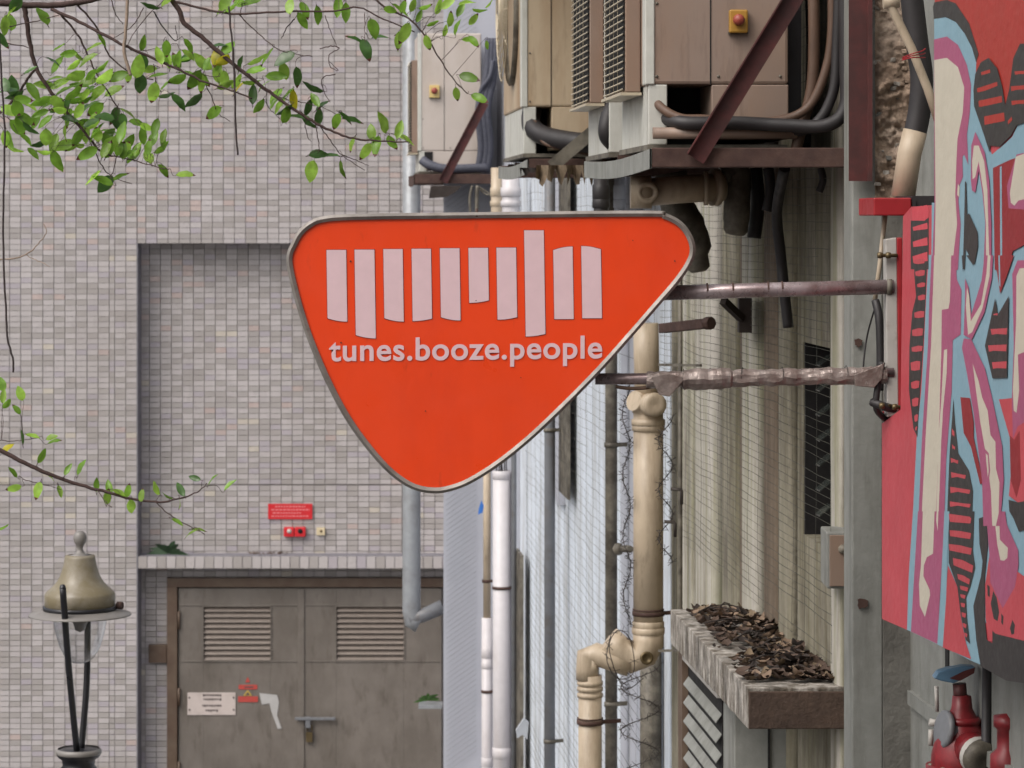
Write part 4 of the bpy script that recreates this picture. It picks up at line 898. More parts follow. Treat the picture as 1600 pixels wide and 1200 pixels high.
for i in range(110):
    s_ = i/109; px = 1010+375*s_; pts.append(P(px, 594-8*s_+1.5*NZ.noise(Vector((s_*14,0,0))), YPo)); rad.append((13+3.0*NZ.noise(Vector((s_*16,3,0)))+1.5*NZ.noise(Vector((s_*40,3,0)))+(3 if .15<s_<.35 else 0))*YPo/F)
mb.tube(pts, rad, 16, smooth=False)
for v in mb.v:
    e = NZ.noise(Vector((v.x*22, v.y*60, v.z*60)))*.006; v.y += e; v.z += NZ.noise(Vector((v.x*30+5, v.y*70, v.z*50)))*.006
obj('tape_wrap', mb, 'tape', t)
mb = MB()
for px in (1068,1110,1160,1222,1322):
    a = R.uniform(-8,8); c = P(px,591-(px-1010)*.02,YPo)
    ringp = [c+Vector((a*.0012*math.cos(q),math.cos(q)*.0275,math.sin(q)*.028)) for q in [k*.5236 for k in range(13)]]; mb = MB(); mb.tube(ringp, .0012, 5, cap=False); obj('wire_tie', mb, 'wire', t)
mb = MB(); mb.prism([P(x,y,YPo-.03) for x,y in ((1018,588),(1045,584),(1072,590),(1060,604),(1046,620),(1030,617),(1022,600))], (0,.012,0))
obj('tape_flap', mb, 'tape', t, bevel=.002); mb = MB()
mb.prism([P(x,y,YPo-.03) for x,y in ((1335,585),(1372,572),(1382,566),(1378,592),(1366,606),(1336,603))], (0,.03,0)); obj('tape_flap', mb, 'tape', t, bevel=.002)
mb = MB(); mb.tube(catmull([P(962,604,YPo),P(985,607,YPo),P(1015,605,YPo),P(1030,598,YPo)],5), .006, 8); obj('cable', mb, 'hose3', t)
mb = MB(); mb.tube(catmull([P(1378,566,YPo-.02),P(1372,600,YPo-.01),P(1370,640,YPo),P(1392,660,YPo+.1)],6), .011, 8); mb.tube(catmull([P(1362,628,YPo),P(1378,634,YPo-.02),P(1398,640,YPo)],5), .014, 8); obj('black_cable', mb, 'hose', t)
# white mounting post, red edged plate, bolts
t = emptyobj('mounting_post', P(1393,650,YS+.05), 'white square mounting post with red edge plate holding both poles', 'post')
mb = MB(); mb.prism([P(1384,374,YS+.06),P(1401,371,YS+.06),P(1404,648,YS+.06),P(1386,652,YS+.06)], (0,.07,0)); obj('white_bar', mb, 'white_paint', t, bevel=.003)
mb = MB(); mb.prism([P(1401.5,372,YS+.055),P(1410,371,YS+.055),P(1411,660,YS+.055),P(1404.5,662,YS+.055)], (0,.09,0)); mb.prism([P(1380,642,YS+.133),P(1405,658,YS+.133),P(1405,663,YS+.133),P(1378,652,YS+.133)], (0,.02,0)); obj('red_plate', mb, 'red_paint', t, bevel=.003)
for (px,py) in ((1375,399),(1388,399),(1378,634),(1398,636)):
    mb = MB(); mb.tube([P(px-4,py,YS+.045), P(px+14,py,YS+.05)], .006, 8); mb.lathe(P(px,py,YS+.04), [(0,-.01),(.009,-.008),(.011,0),(.009,.008),(0,.01)], 10, axis=(1,0,0)); obj('bolt', mb, 'brass', t)
mb = MB(); mb.tube([P(1384,330,YS+.3),P(1374,420,YS+.3),P(1367,470,YS+.3)], .008, 8); obj('thin_conduit', mb, 'beige_pipe', label='thin cream conduit slanting down behind the white mounting post', cat='conduit')
mb = MB(); mb.tube(catmull([P(1368,470,YS+.25),P(1374,500,YS+.22),P(1376,560,YS+.2),P(1374,610,YS+.2)],6), .014, 8); obj('black_cable', mb, 'hose', label='black cable dropping behind the mounting post between the poles', cat='cable')
mb = MB(); mb.tube(catmull([P(1368,478,YS+.4),P(1356,520,YS+.5),P(1350,560,YS+.5),P(1348,600,YS+.5)],6), .003, 6); obj('loose_wire', mb, 'hose', label='thin loose wire hanging in front of the grey pillar', cat='wire')
# red bar, pipes at the top right
mb = MB(); mb.box(P(1365,0,9.35).x, P(1424,0,9.35).x, 9.35, 9.75, ZZ(337,9.35), ZZ(309,9.35)); obj('red_bar', mb, 'red_paint', label='short dark red steel bar below the broken masonry', cat='steel bar', bevel=.004)
mb = MB(); mb.box(P(1425,0,9.36).x, P(1478,0,9.36).x, 9.36, 9.76, ZZ(322,9.36), ZZ(306,9.36)); mb.box(P(1425,0,9.36).x, P(1431,0,9.36).x, 9.355, 9.5, ZZ(336,9.36), ZZ(312,9.36)); obj('black_strap', mb, 'hose', label='charred black end of the steel bar beside the mural', cat='steel bar')
Yq = 9.75
mb = MB(); mb.tube([P(1411,308,Yq),P(1421,240,Yq),P(1430,205,Yq)], 19*Yq/F, 18); obj('cream_duct', mb, 'beige_pipe', label='cream plastic pipe rising from the red bar beside the mural', cat='pipe')
mb = MB(); mb.tube(catmull([P(1429,212,Yq),P(1437,170,Yq),P(1440,120,Yq),P(1432,60,Yq),P(1418,-60,Yq)],6), [18*Yq/F]*25, 16); obj('black_duct', mb, 'hose', label='black corrugated duct above the cream pipe beside the mural', cat='duct')
mb = MB(); mb.tube([P(1386,-10,9.5),P(1392,10,9.5),P(1424,75,9.5),P(1450,140,9.5),P(1470,200,9.5)], 7*9.5/F, 12); mb.tube([P(1380,3,9.5),P(1405,1,9.5)], .024, 12); obj('slanting_conduit', mb, 'beige_pipe', label='thin cream conduit slanting across the black duct', cat='conduit')
mb = MB()
for k in range(3): mb.tube(catmull([P(1410,90+k*2,9.45),P(1425,84+k*3,9.42),P(1440,80+k*5,9.45),P(1446,76+k*7,9.47)],4), .0022, 5)
obj('red_tie', mb, 'red_paint', label='red string tied round the slanting conduit', cat='string')

# ------------------------------------------------------------------ mural
MB_, MS = 3.02, .1924          # mural plane: X = MB_ - MS*Y
def mp(px, py, d=0):
    Y = MB_/((px-800)/F+MS); p = P(px,py,Y); return p+Vector((-1,-MS,0)).normalized()*d
mu = emptyobj('mural_panel', mp(1500,1030), 'large painted panel with red, sky blue, magenta and cream graffiti lettering outlined in black', 'mural')
outline = [(1462,-120),(1462,320),(1424,323),(1411,338),(1407,640),(1378,662),(1378,967),(1700,1108),(1700,-120)]
mb = MB(); mb.prism([mp(x,y) for x,y in outline], Vector((1,MS,0)).normalized()*.03)
mr = mat('mural_red', L(182,74,82), .4, var=.08, scale=5, stain=L(166,54,58), sscale=2, sthr=.55, samt=.4)
obj('board', mb, mr, mu, tri=True)
MM = {'R': mr, 'R2': mat('mural_dark_red', L(136,42,46), .4, var=.08), 'O': mat('mural_orange_red', L(160,52,44), .4, var=.06),
      'K': mat('mural_black', L(56,53,52), .4, var=.12), 'B': mat('mural_sky_blue', L(126,158,172), .4, var=.05), 'M': mat('mural_magenta', L(158,84,114), .4, var=.07),
      'C': mat('mural_cream', L(190,183,167), .4, var=.05), 'P': mat('mural_pink', L(196,74,84), .4, var=.05), 'D': mat('mural_deep_blue', L(70,90,120), .4, var=.05)}
keys = list(MM)
for m_ in MM.values():
    n_ = m_.node_tree.nodes; b_ = n_['Principled BSDF']; l_ = m_.node_tree.links
    tn = n_.new('ShaderNodeTexNoise'); tn.inputs['Scale'].default_value = 30; g_ = n_.new('ShaderNodeNewGeometry'); l_.new(g_.outputs['Position'], tn.inputs['Vector'])
    bp_ = n_.new('ShaderNodeBump'); bp_.inputs['Distance'].default_value = .0015; l_.new(tn.outputs['Fac'], bp_.inputs['Height']); l_.new(bp_.outputs[0], b_.inputs['Normal'])
def TA(x,y): return (1340+(x if x<743 else x+180)/2.858, y/2.857)
def TB(x,y): return (1340+(x if x<743 else x+180)/2.858, 400+y/2.857)
def TC(x,y): return (1340+(x+5*max(0,1-max(0,y)/320) if x<780 else x+190)/3, 800+y/3)
polys = []
def pl(k, T, pts, sm=False): polys.append((k, [T(x,y) for x,y in pts], sm))
pl('O',TA,[(345,-150),(743,-150),(743,520),(560,500),(345,300)])
pl('B',TA,[(342,84),(395,76),(440,98),(480,150),(515,215),(531,275),(522,470),(548,520),(572,580),(590,655),(600,690),(640,657),(690,612),(720,550),(743,500),(743,700),(743,1210),(330,1210),(332,905),(350,905)])
pl('B',TB,[(318,-5),(743,-5),(743,1200),(270,1200),(245,1200),(265,800),(285,600),(297,400),(306,200)])
pl('B',TC,[(255,-2),(780,-2),(780,460),(600,520),(575,715),(540,700),(232,552),(240,300)])
# left black strip with red notches
pl('K',TA,[(238,985),(318,965),(318,1202),(238,1202)])
pl('K',TB,[(250,-3),(312,-3),(304,200),(294,400),(283,560),(268,810),(250,770),(230,600),(232,400),(245,250),(262,180),(255,100)])
for (y,h_) in ((1000,22),(1065,30),(1130,35)): pl('P',TA,[(247,y+14),(312,y-6),(314,y+h_),(250,y+h_+8)])
pl('P',TA,[(245,930),(310,915),(320,940),(318,970),(300,985),(245,985)])
for (x,y,h_,w_) in ((252,12,24,50),(258,62,28,44),(266,118,22,38),(270,172,26,34),(254,245,32,46),(244,322,36,50),(242,400,28,50),(238,468,44,44),(240,556,36,38),(244,632,40,30),(254,706,34,18),(258,760,20,10)):
    pl('R',TB,[(x,y+8),(x+w_*.6,y),(x+w_,y+2),(x+w_-3,y+h_-4),(x+w_*.4,y+h_),(x+2,y+h_-2)])
# main magenta column + cream
pl('K',TA,[(338,30),(345,10),(400,0),(440,15),(500,105),(542,240),(531,278),(512,212),(480,150),(440,98),(395,76),(342,84)])
pl('M',TA,[(343,176),(400,163),(450,200),(490,290),(508,380),(503,500),(490,600),(496,735),(478,690),(470,700),(472,790),(455,830),(452,900),(462,1000),(450,1205),(334,1205),(345,905)])
pl('C',TA,[(344,268),(400,258),(450,300),(478,390),(472,500),(448,620),(443,720),(438,870),(446,1000),(434,1100),(422,1205),(345,1205),(350,905)])
pl('C',TA,[(450,820),(458,835),(456,880),(446,870)])
pl('M',TB,[(332,-3),(440,-3),(445,105),(466,150),(462,350),(427,375),(422,600),(398,900),(388,1205),(272,1205),(290,800),(316,400),(322,200)])
pl('C',TB,[(344,-3),(420,-3),(414,200),(408,235),(378,240),(376,420),(368,700),(350,1205),(286,1205),(306,800),(330,400)])
pl('C',TB,[(388,420),(402,415),(400,520),(384,680),(376,820),(362,1205),(352,1205),(364,800),(376,640)])
pl('M',TC,[(280,-3),(405,-3),(400,150),(388,400),(376,618),(252,560)])
pl('C',TC,[(303,-3),(358,-3),(354,195),(325,212),(312,250),(310,300),(340,365),(342,390),(318,492),(294,440),(290,340),(298,250)])
pl('C',TC,[(368,-3),(376,-3),(374,90),(366,40)])
# black lens striped shape
pl('K',TB,[(430,638),(438,750),(452,880),(500,958),(518,1050),(512,1205),(400,1205),(412,900),(420,780)])
pl('K',TC,[(425,-3),(545,-3),(541,180),(553,260),(532,350),(511,402),(516,500),(530,618),(510,600),(490,500),(470,350),(428,238)])
pl('R',TC,[(425,250),(470,350),(488,500),(510,612),(535,690),(402,635),(416,400)])
pl('B',TC,[(404,-3),(428,-3),(422,200),(418,400),(402,632),(376,620),(390,400),(400,150)])
for (x,y,w_,h_) in ((423,770,12,34),(424,840,14,22),(418,900,34,24),(420,965,66,26),(416,1030,90,28),(414,1095,94,24),(410,1150,96,28)):
    pl('R',TB,[(x,y),(x+w_*.7,y+10),(x+w_,y+h_*.5),(x+w_*.95,y+h_+4),(x+w_*.4,y+h_*.8),(x+2,y+h_)])
for (x,y,w_,h_,sk) in ((428,20,104,26,8),(430,85,102,28,14),(428,150,108,30,20),(448,215,96,34,36),(470,290,60,24,26),(482,345,40,18,10),(484,385,26,16,6),(486,425,22,18,5),(490,470,22,20,6),(495,520,20,18,8),(503,565,16,16,8)):
    pl('R',TC,[(x,y),(x+w_*.5,y+sk*.3),(x+w_,y+sk),(x+w_-4,y+sk+h_),(x+w_*.5,y+h_+sk*.5),(x+4,y+h_)])
# right of it
pl('K',TC,[(567,30),(600,18),(612,150),(600,300),(600,500),(610,600),(680,640),(780,640),(780,830),(700,790),(580,722),(560,600),(546,440),(582,300),(588,230),(572,150)])
pl('R',TC,[(602,340),(622,190),(780,430),(780,640),(700,618),(622,604),(604,500)])
pl('M',TC,[(600,-3),(690,-3),(700,60),(755,180),(757,250),(742,350),(684,452),(626,330),(620,200)])
pl('C',TC,[(638,-3),(662,-3),(668,130),(706,168),(704,215),(690,228),(672,226),(656,150)])
pl('K',TC,[(640,370),(656,400),(668,470),(660,512),(642,500),(628,430)])
pl('K',TC,[(730,505),(742,530),(738,570),(726,576),(718,545)])
pl('K',TC,[(612,340),(624,350),(624,400),(614,390)]); pl('K',TC,[(636,555),(650,570),(780,650),(780,700),(636,640)])
pl('K',TC,[(718,-3),(780,-3),(780,30),(756,92)])
pl('K',TC,[(678,475),(688,490),(686,530),(678,520)])
# diagonal leg
pl('R2',TB,[(463,630),(505,634),(522,740),(522,810),(565,1010),(552,1020),(510,850),(478,790)])
pl('M',TB,[(478,368),(512,372),(572,500),(602,620),(650,850),(657,1000),(640,1205),(566,1205),(560,1000),(522,700),(492,520),(470,410)])
pl('C',TB,[(518,480),(545,560),(560,630),(585,690),(598,800),(620,830),(622,950),(638,1010),(634,1150),(622,1205),(606,1205),(600,1050),(580,900),(552,740),(532,590)])
pl('M',TB,[(572,860),(590,880),(596,960),(590,1010),(578,960)]); pl('C',TB,[(576,880),(586,890),(590,960),(586,990)])
# upper hook
pl('M',TA,[(512,650),(530,588),(572,680),(592,800),(602,1000),(602,1205),(566,1205),(575,1000),(562,860),(546,760),(530,860),(515,850),(510,800)])
pl('C',TA,[(524,650),(545,650),(570,720),(584,850),(588,1000),(594,1205),(578,1205),(578,1000),(566,850),(545,720),(530,790),(518,800),(516,720)])
pl('K',TA,[(484,810),(489,812),(493,960),(502,952),(540,1035),(542,1100),(526,1182),(486,1110),(482,1202),(474,1202),(480,1000)])
pl('M',TB,[(484,100),(500,140),(512,262),(558,110),(572,-3),(610,-3),(604,100),(572,250),(515,372),(478,352),(484,200)])
pl('C',TB,[(494,140),(503,180),(510,292),(556,215),(580,80),(586,-3),(598,-3),(594,90),(562,235),(516,340),(498,352),(488,220)])
pl('K',TB,[(490,-3),(530,-3),(520,40)]); pl('K',TB,[(470,-3),(478,-3),(474,70)])
# right heads
def ell(k, T, cx, cy, rx, ry, rot=0, n=20): pl(k, T, [(cx+rx*math.cos(a)*math.cos(rot)-ry*math.sin(a)*math.sin(rot), cy+rx*math.cos(a)*math.sin(rot)+ry*math.sin(a)*math.cos(rot)) for a in [2*math.pi*i/n for i in range(n)]])
pl('K',TA,[(522,400),(530,330),(555,278),(590,258),(628,305),(650,385),(664,470),(682,400),(700,260),(730,195),(743,180),(743,488),(715,560),(690,605),(640,655),(598,650),(594,680),(560,575),(525,475)])
pl('O',TA,[(733,195),(743,60),(743,180)])
for (x,y,w_,h_,s_) in ((556,322,40,14,-12),(538,395,90,18,-30),(545,450,104,28,-22),(570,520,90,38,-18),(706,318,50,16,-8),(690,385,60,22,-18),(692,450,60,20,-16),(676,540,18,16,-20)):
    pl('O',TA,[(x,y),(x+w_,y+s_),(x+w_+2,y+s_+h_),(x+w_*.4,y+h_*.9+s_*.2),(x+2,y+h_)])
pl('R2',TA,[(610,750),(690,712),(743,640),(743,1000),(700,1120),(668,1205),(618,1205)])
pl('M',TA,[(743,640),(715,690),(672,830),(680,930),(743,950)])
pl('C',TA,[(743,620),(712,700),(686,860),(690,905),(706,918),(724,895),(743,850)])
pl('B',TA,[(641,745),(649,742),(652,1205),(643,1205)])
pl('R2',TB,[(618,-3),(703,-3),(672,90),(642,168)]); pl('B',TB,[(634,-3),(641,-3),(644,140),(638,130)])
pl('K',TB,[(620,188),(632,262),(681,178),(673,543),(608,546),(574,400),(600,280)])
for (x,y,w_,h_) in ((612,255,20,10),(600,322,74,28),(588,395,84,30),(606,470,66,32)): pl('R',TB,[(x,y+4),(x+w_,y),(x+w_-2,y+h_),(x+w_*.3,y+h_-2),(x+5,y+h_+2)])
pl('R',TB,[(637,640),(700,634),(743,740),(743,1060),(722,1100),(682,1070),(700,860)])
pl('K',TB,[(680,1088),(722,1100),(743,1060),(743,1205),(722,1205),(684,1140)])
pl('M',TB,[(697,80),(720,20),(743,10),(743,640),(722,760),(700,815),(695,640),(704,400)])
pl('C',TB,[(716,90),(730,55),(743,50),(743,360),(722,440),(728,600),(716,700),(704,690),(700,600),(714,300)])
pl('R2',TB,[(686,800),(706,820),(730,780),(736,1000),(716,1080),(690,1000)])
mb = MB()
for i,(k,pts,_) in enumerate(polys):
    d = .0004+.00004*i; vs = [mp(x,y,d) for x,y in pts]; mb.add(vs, [list(range(len(vs)))], keys.index(k))
o = obj('painted_design', mb, [MM[k] for k in keys], mu, tri=True, fix=True)
# red fire valve under the mural
Yv = 9.3
fv = emptyobj('fire_valve', P(1510,1200,Yv), 'red fire main valve with a small lever handle under the mural corner', 'fire valve')
mb = MB(); mb.lathe(P(1503,1180,Yv), [(.02,-.12),(.075,-.1),(.1,-.04),(.098,.0),(.085,.05),(.06,.1),(.034,.15),(.03,.19),(.0,.2)], 24); obj('body', mb, 'valve_red', fv)
mb = MB(); mb.tube([P(1500,1150,Yv-.02),P(1478,1140,Yv-.02)], .045, 16); mb.lathe(P(1480,1141,Yv-.02), [(.045,0),(.062,.004),(.062,.018),(.05,.022),(.0,.022)], 20, axis=(-1,-.3,.2)); obj('inlet', mb, 'grey_pipe', fv)
for k in range(8):
    a_ = k*math.pi/4; mb = MB(); c_ = P(1503,1180,Yv)+Vector((math.cos(a_)*.1, math.sin(a_)*.1, -.045)); mb.lathe(c_, [(0,.02),(.009,.018),(.009,-.02),(0,-.02)], 6); obj('flange_bolt', mb, 'dirty_pipe', fv)
mb = MB(); mb.lathe(P(1503,1180,Yv), [(.09,-.062),(.116,-.058),(.116,-.032),(.09,-.03)], 24); mb.lathe(P(1503,1180,Yv), [(.05,.1),(.062,.104),(.062,.12),(.045,.124)], 20); obj('flange', mb, 'valve_red', fv)
mb = MB(); mb.tube([P(1515,1168,Yv-.06), P(1528,1182,Yv-.14)], .055, 18); obj('nozzle', mb, 'valve_red', fv)
mb = MB(); mb.lathe(P(1524,1178,Yv-.12), [(.058,0),(.062,.012),(.058,.024)], 20, axis=(.4,-1,-.2)); obj('nozzle_ring', mb, 'white_paint', fv)
mb = MB(); mb.lathe(P(1528,1182,Yv-.14), [(.056,0),(.056,.03),(.03,.04),(0,.03)], 20, axis=(.4,-1,-.2)); obj('nozzle_cap', mb, 'dirty_pipe', fv)
mb = MB(); mb.tube([P(1501,1095,Yv), P(1499,1068,Yv)], .022, 12); obj('spindle', mb, 'red_steel', fv)
mb = MB(); c = P(1491,1056,Yv)
mb.prism([P(x,y,Yv-.03) for x,y in ((1459,1060),(1466,1050),(1482,1045),(1506,1041),(1524,1042),(1522,1050),(1504,1062),(1490,1068),(1470,1064))], (0,.05,0)); obj('handle', mb, 'valve_blue', fv, bevel=.004)
mb = MB(); mb.prism([P(x,y,Yv-.036) for x,y in ((1484,1060),(1506,1049),(1524,1043),(1522,1052),(1500,1064))], (0,.005,0)); obj('handle_rust', mb, 'red_steel', fv)
for (px, r, m_, lab) in ((1543,.016,'hose','slim black riser pipe behind the red valve'),(1560,.015,'dirty_pipe','second dark riser pipe right of the valve'),(1578,.013,'valve_blue','slim blue-grey riser pipe at the right edge')):
    pipe_thing('riser_pipe', [P(px,1000,Yv-.15), P(px-6,1500,Yv-.15)], r, m_, lab)
mb = MB(); mb.lathe(P(1575,1180,8.95), [(.03,-.5),(.034,-.08),(.055,-.06),(.055,.0),(.034,.02),(.034,.08),(.045,.09),(.045,.12),(.0,.13)], 20); mb.tube([P(1575,1180,8.95),P(1620,1190,8.95)], .03, 14); obj('red_pipe_fitting', mb, 'valve_red', label='second red pipe fitting at the lower right edge', cat='pipe fitting')
mb = MB(); mb.tube([P(1463,1072,9.4), P(1464,1112,9.4)], .007, 6); mb.tube([P(1452,1128,9.4),P(1462,1130,9.4),P(1470,1128,9.4)], .012, 8); mb.tube([P(1455,1140,9.4),P(1454,1165,9.4)], .009, 8); obj('white_fitting', mb, 'white_paint', label='small white tag and clip hanging left of the red valve', cat='tag')

# ------------------------------------------------------------------ street lamp
YLp = 15.6; k_ = YLp/F; c0 = P(125,958,YLp)
lp = emptyobj('street_lamp', (c0.x, YLp, 0), 'old street lamp with olive brown bell hood, grey brim and clear glass globe', 'street lamp')
def prof(l): return [(r*k_, -(y-958)*k_) for r,y in l]
mb = MB(); mb.lathe(c0, prof([(0,829),(5,830),(9,834),(10.5,841),(9,848),(6,852),(4.5,857),(6,862),(10,866),(18,868),(0,868.1)]), 24); obj('finial', mb, 'lamp_grey', lp)
mb = MB(); mb.lathe(c0, prof([(18,867),(23,868),(24,872),(26,884),(31,900),(38,911),(46,919),(53,925),(55,929),(55,949),(50,951.5)]), 40); obj('bell_hood', mb, 'lamp_brown', lp)
mb = MB(); mb.lathe(c0, prof([(50,951.5),(60,953),(66,955),(79,959),(80,961),(66,962),(40,963),(0,963)]), 44); obj('brim', mb, 'lamp_grey', lp)
mb = MB(); mb.lathe(c0, prof([(54.5,946),(57.5,947),(57.5,953),(52,953)]), 40); obj('hood_band', mb, 'lamp_dark', lp)
mb = MB(); p = P(183,946,YLp); mb.tube([p, p+Vector((.03,-.01,0))], .02, 10); obj('latch', mb, 'rust', lp)
mb = MB(); mb.lathe(c0, prof([(42,964),(41,975),(38,990),(32,1010),(23,1027),(12,1035),(0,1037)]), 36); obj('glass_globe', mb, 'glass', lp)
mb = MB(); mb.lathe(c0, prof([(14,963),(14,970),(10,975),(8,984),(0,988)]), 16); obj('lamp_holder', mb, 'lamp_grey', lp)
for (a,b) in (((98,918,-.28),(120,1172,-.05)),((137,962,.1),(127,1172,.04))):
    mb = MB(); pa = P(a[0],a[1],YLp+a[2]); pb_ = P(b[0],b[1],YLp+b[2]); pm = (pa+pb_)/2+Vector((0,0,0)); pm.x += (-.005 if a[0]<125 else .012)
    mb.tube(catmull([pa,pm,pb_],6), .0175, 12); mb.lathe(pa, [(0,.018),(.012,.014),(.0175,0)], 12); obj('support_rod', mb, 'lamp_dark', lp)
mb = MB(); mb.lathe(P(123,1178,YLp), [(0,.028),(.1,.026),(.118,.015),(.12,-.0),(.11,-.016),(.09,-.03),(.085,-.06),(.1,-.08),(.09,-.12),(.06,-.3),(.055,-1),(.06,-2.5),(.09,-3.0),(.12,-3.4)], 28); obj('post', mb, 'lamp_dark', lp)
mb = MB(); mb.lathe(P(123,1178,YLp), [(.112,.03),(.122,.022),(.124,.004),(.112,-.004)], 28); obj('collar', mb, 'lamp_grey', lp)

# ------------------------------------------------------------------ tree
YT = 12.2
tr = emptyobj('broadleaf_tree', P(-420,340,YT+.3)*1.0-Vector((0,0,P(-420,340,YT).z)), 'tree with arching dark branches and bright green oval leaves reaching in from upper left', 'tree')
LOC[tr.name] = Vector(tr.location)
tx = tr.location.x
mb = MB(); mb.tube(catmull([(tx,YT+.3,0),(tx+.05,YT+.3,1.5),(tx-.05,YT+.35,3.5),(tx+.08,YT+.3,6),(tx+.15,YT+.2,7.8),(tx+.4,YT+.1,9.2)],5), [.2]*5+[.17]*5+[.15]*5+[.12]*5+[.08]*5+[.04], 14); obj('trunk', mb, 'bark', tr)
c1 = lambda x,y: (x/2.5, y/2.5)
def c5(x,y): return (600+x/4.285, 60+y/4.285)
def c8(x,y): return (x/1.875, 560+y/1.875)
branches = [
 ([(-420,-120),(-250,-60),(-100,5),(0,4),(40,8),(90,8),(132,2),(190,-12)], 6.5, 4, 'bark'),
 ([c1(95,15),c1(105,90),c1(118,170),c1(140,262),c1(200,360),c1(270,450),c1(322,506),c1(382,580),c1(440,610)], 4.2, 1.4, 'bark'),
 ([c1(140,265),c1(100,320),c1(60,380),c1(0,440),(-20,190)], 2.2, 1.8, 'bark'),
 ([c1(200,35),c1(330,95),c1(450,160),c1(600,230),c1(720,282),c1(800,320),c1(900,352),c1(985,385)], 2.8, 1.1, 'bark'),
 ([(-300,-160),(0,-110),(180,-70),(268,0),c1(720,90),c1(800,155),c1(900,240),c1(1000,320),c1(1080,380),c1(1180,450),c1(1290,510),c1(1380,540),c1(1480,550),c1(1600,556)], 5, 1.0, 'bark'),
 ([c1(225,45),c1(300,130),c1(340,210),c1(390,310),c1(460,420)], 1.8, 1.0, 'bark'),
 ([c1(290,5),c1(380,110),c1(430,220),c1(520,290),c1(600,312)], 1.7, .8, 'bark'),
 ([(268,0),c1(800,35),c1(930,55),c1(1100,45),c1(1280,45),c1(1400,30),c1(1500,75),c1(1620,125)], 2.0, 1.0, 'bark'),
 ([c1(930,55),c1(1010,130),c1(1100,200),c1(1220,220)], 1.0, .6, 'bark'),
 ([(560,-30),(600,10),(640,30),c5(290,0),c5(380,150),c5(470,280),c5(560,370)], 1.8, .8, 'bark'),
 ([(-420,560),(-200,640),(-60,680),c8(0,270),c8(90,315),c8(200,360),c8(300,388),c8(400,415),c8(480,420),c8(560,400),c8(600,375)], 5, .7, 'bark'),
 ([c8(455,420),c8(500,460),c8(550,490),c8(600,515)], .9, .6, 'bark'),
 ([(-60,400),(0,405),(40,398),(60,380),(73,362),(68,350)], 1.4, .5, 'root'),
 ([(40,398),(60,408),(78,417)], .7, .4, 'root'),
 ([c1(440,610),c1(520,625),c1(620,655),c1(660,660)], 1.1, .6, 'bark'),
 ([c1(355,560),c1(400,650),c1(440,690),c1(515,718)], 1.0, .5, 'bark'),
 ([c1(455,610),c1(445,660),c1(430,695)], .8, .5, 'bark'),
 ([c1(0,165),c1(110,185),c1(130,200)], .9, .5, 'bark'),
 ([c1(0,110),c1(100,92),c1(230,60)], 1.0, .7, 'bark'),
 ([c1(435,0),c1(455,60),c1(480,95)], .9, .5, 'bark'),
 ([c1(600,45),c1(640,110),c1(690,160),c1(685,100)], 1.1, .6, 'root_dark'),
 ([c1(560,30),c1(520,100),c1(440,150)], .9, .5, 'bark'),
 ([c1(800,320),c1(830,390),c1(850,440),c1(900,475)], .8, .5, 'bark'),
 ([c1(1040,350),c1(1050,420),c1(1120,485)], .7, .4, 'bark'),
 ([c1(1190,480),c1(1200,530),c1(1215,555)], .7, .4, 'bark'),
 ([c1(1230,480),c1(1245,560),c1(1250,590)], .9, .5, 'bark'),
 ([c1(1250,490),c1(1290,550),c1(1340,610),c1(1425,665)], .9, .5, 'bark'),
 ([c1(1340,605),c1(1390,625),c1(1440,648)], .7, .4, 'bark'),
 ([c1(1250,190),c1(1300,180),c1(1325,190),c1(1285,215),c1(1290,260),c1(1320,275),c1(1285,240)], .9, .5, 'bark'),
 ([c1(1310,290),c1(1260,305),c1(1262,350),c1(1290,400)], .9, .5, 'bark'),
 ([c1(1270,60),c1(1290,120),c1(1320,190)], .7, .4, 'bark'),
 ([c1(1150,75),c1(1120,110),c1(1100,150)], 1.1, .6, 'root_dark'),
 ([c1(1425,50),c1(1425,120),c1(1428,165)], .7, .4, 'bark'),
 ([c1(600,250),c1(610,320),c1(630,360)], .8, .5, 'bark'),
 ([c1(1080,380),c1(1180,400),c1(1260,420),c1(1340,460)], .8, .4, 'bark'),
 ([c1(760,290),c1(850,300),c1(900,285)], .7, .4, 'bark'),
 ([c1(945,20),c1(940,55),c1(960,90)], .8, .4, 'bark'),
 ([c8(0,240),c8(50,242),c8(100,235)], .7, .4, 'bark'),
 ([c8(70,355),c8(130,370),c8(180,385)], .7, .4, 'bark'),
 ([c8(285,385),c8(310,420),c8(328,438)], .7, .4, 'bark'),
 ([c1(640,0),c1(560,80),c1(500,190),c1(620,190),c1(680,170)], .8, .4, 'bark'),
]
bsamples = []
for bi,(pts,r0,r1,m_) in enumerate(branches):
    rr = random.Random(bi); dy = rr.uniform(-.15,.15) if bi > 1 else 0
    p3 = catmull([P(x,y,YT+dy*(min(1,i/2)) ) for i,(x,y) in enumerate(pts)], 6); n = len(p3)
    for i in range(1,n-1): p3[i] += Vector((rr.uniform(-1,1),rr.uniform(-1,1),rr.uniform(-1,1)))*.0022
    mb = MB(); mb.tube(p3, [(r0+(r1-r0)*i/(n-1))*YT/F for i in range(n)], 8); obj('branch' if r0 > 1.5 else 'twig', mb, m_, tr)
    bsamples.append((p3, r0))
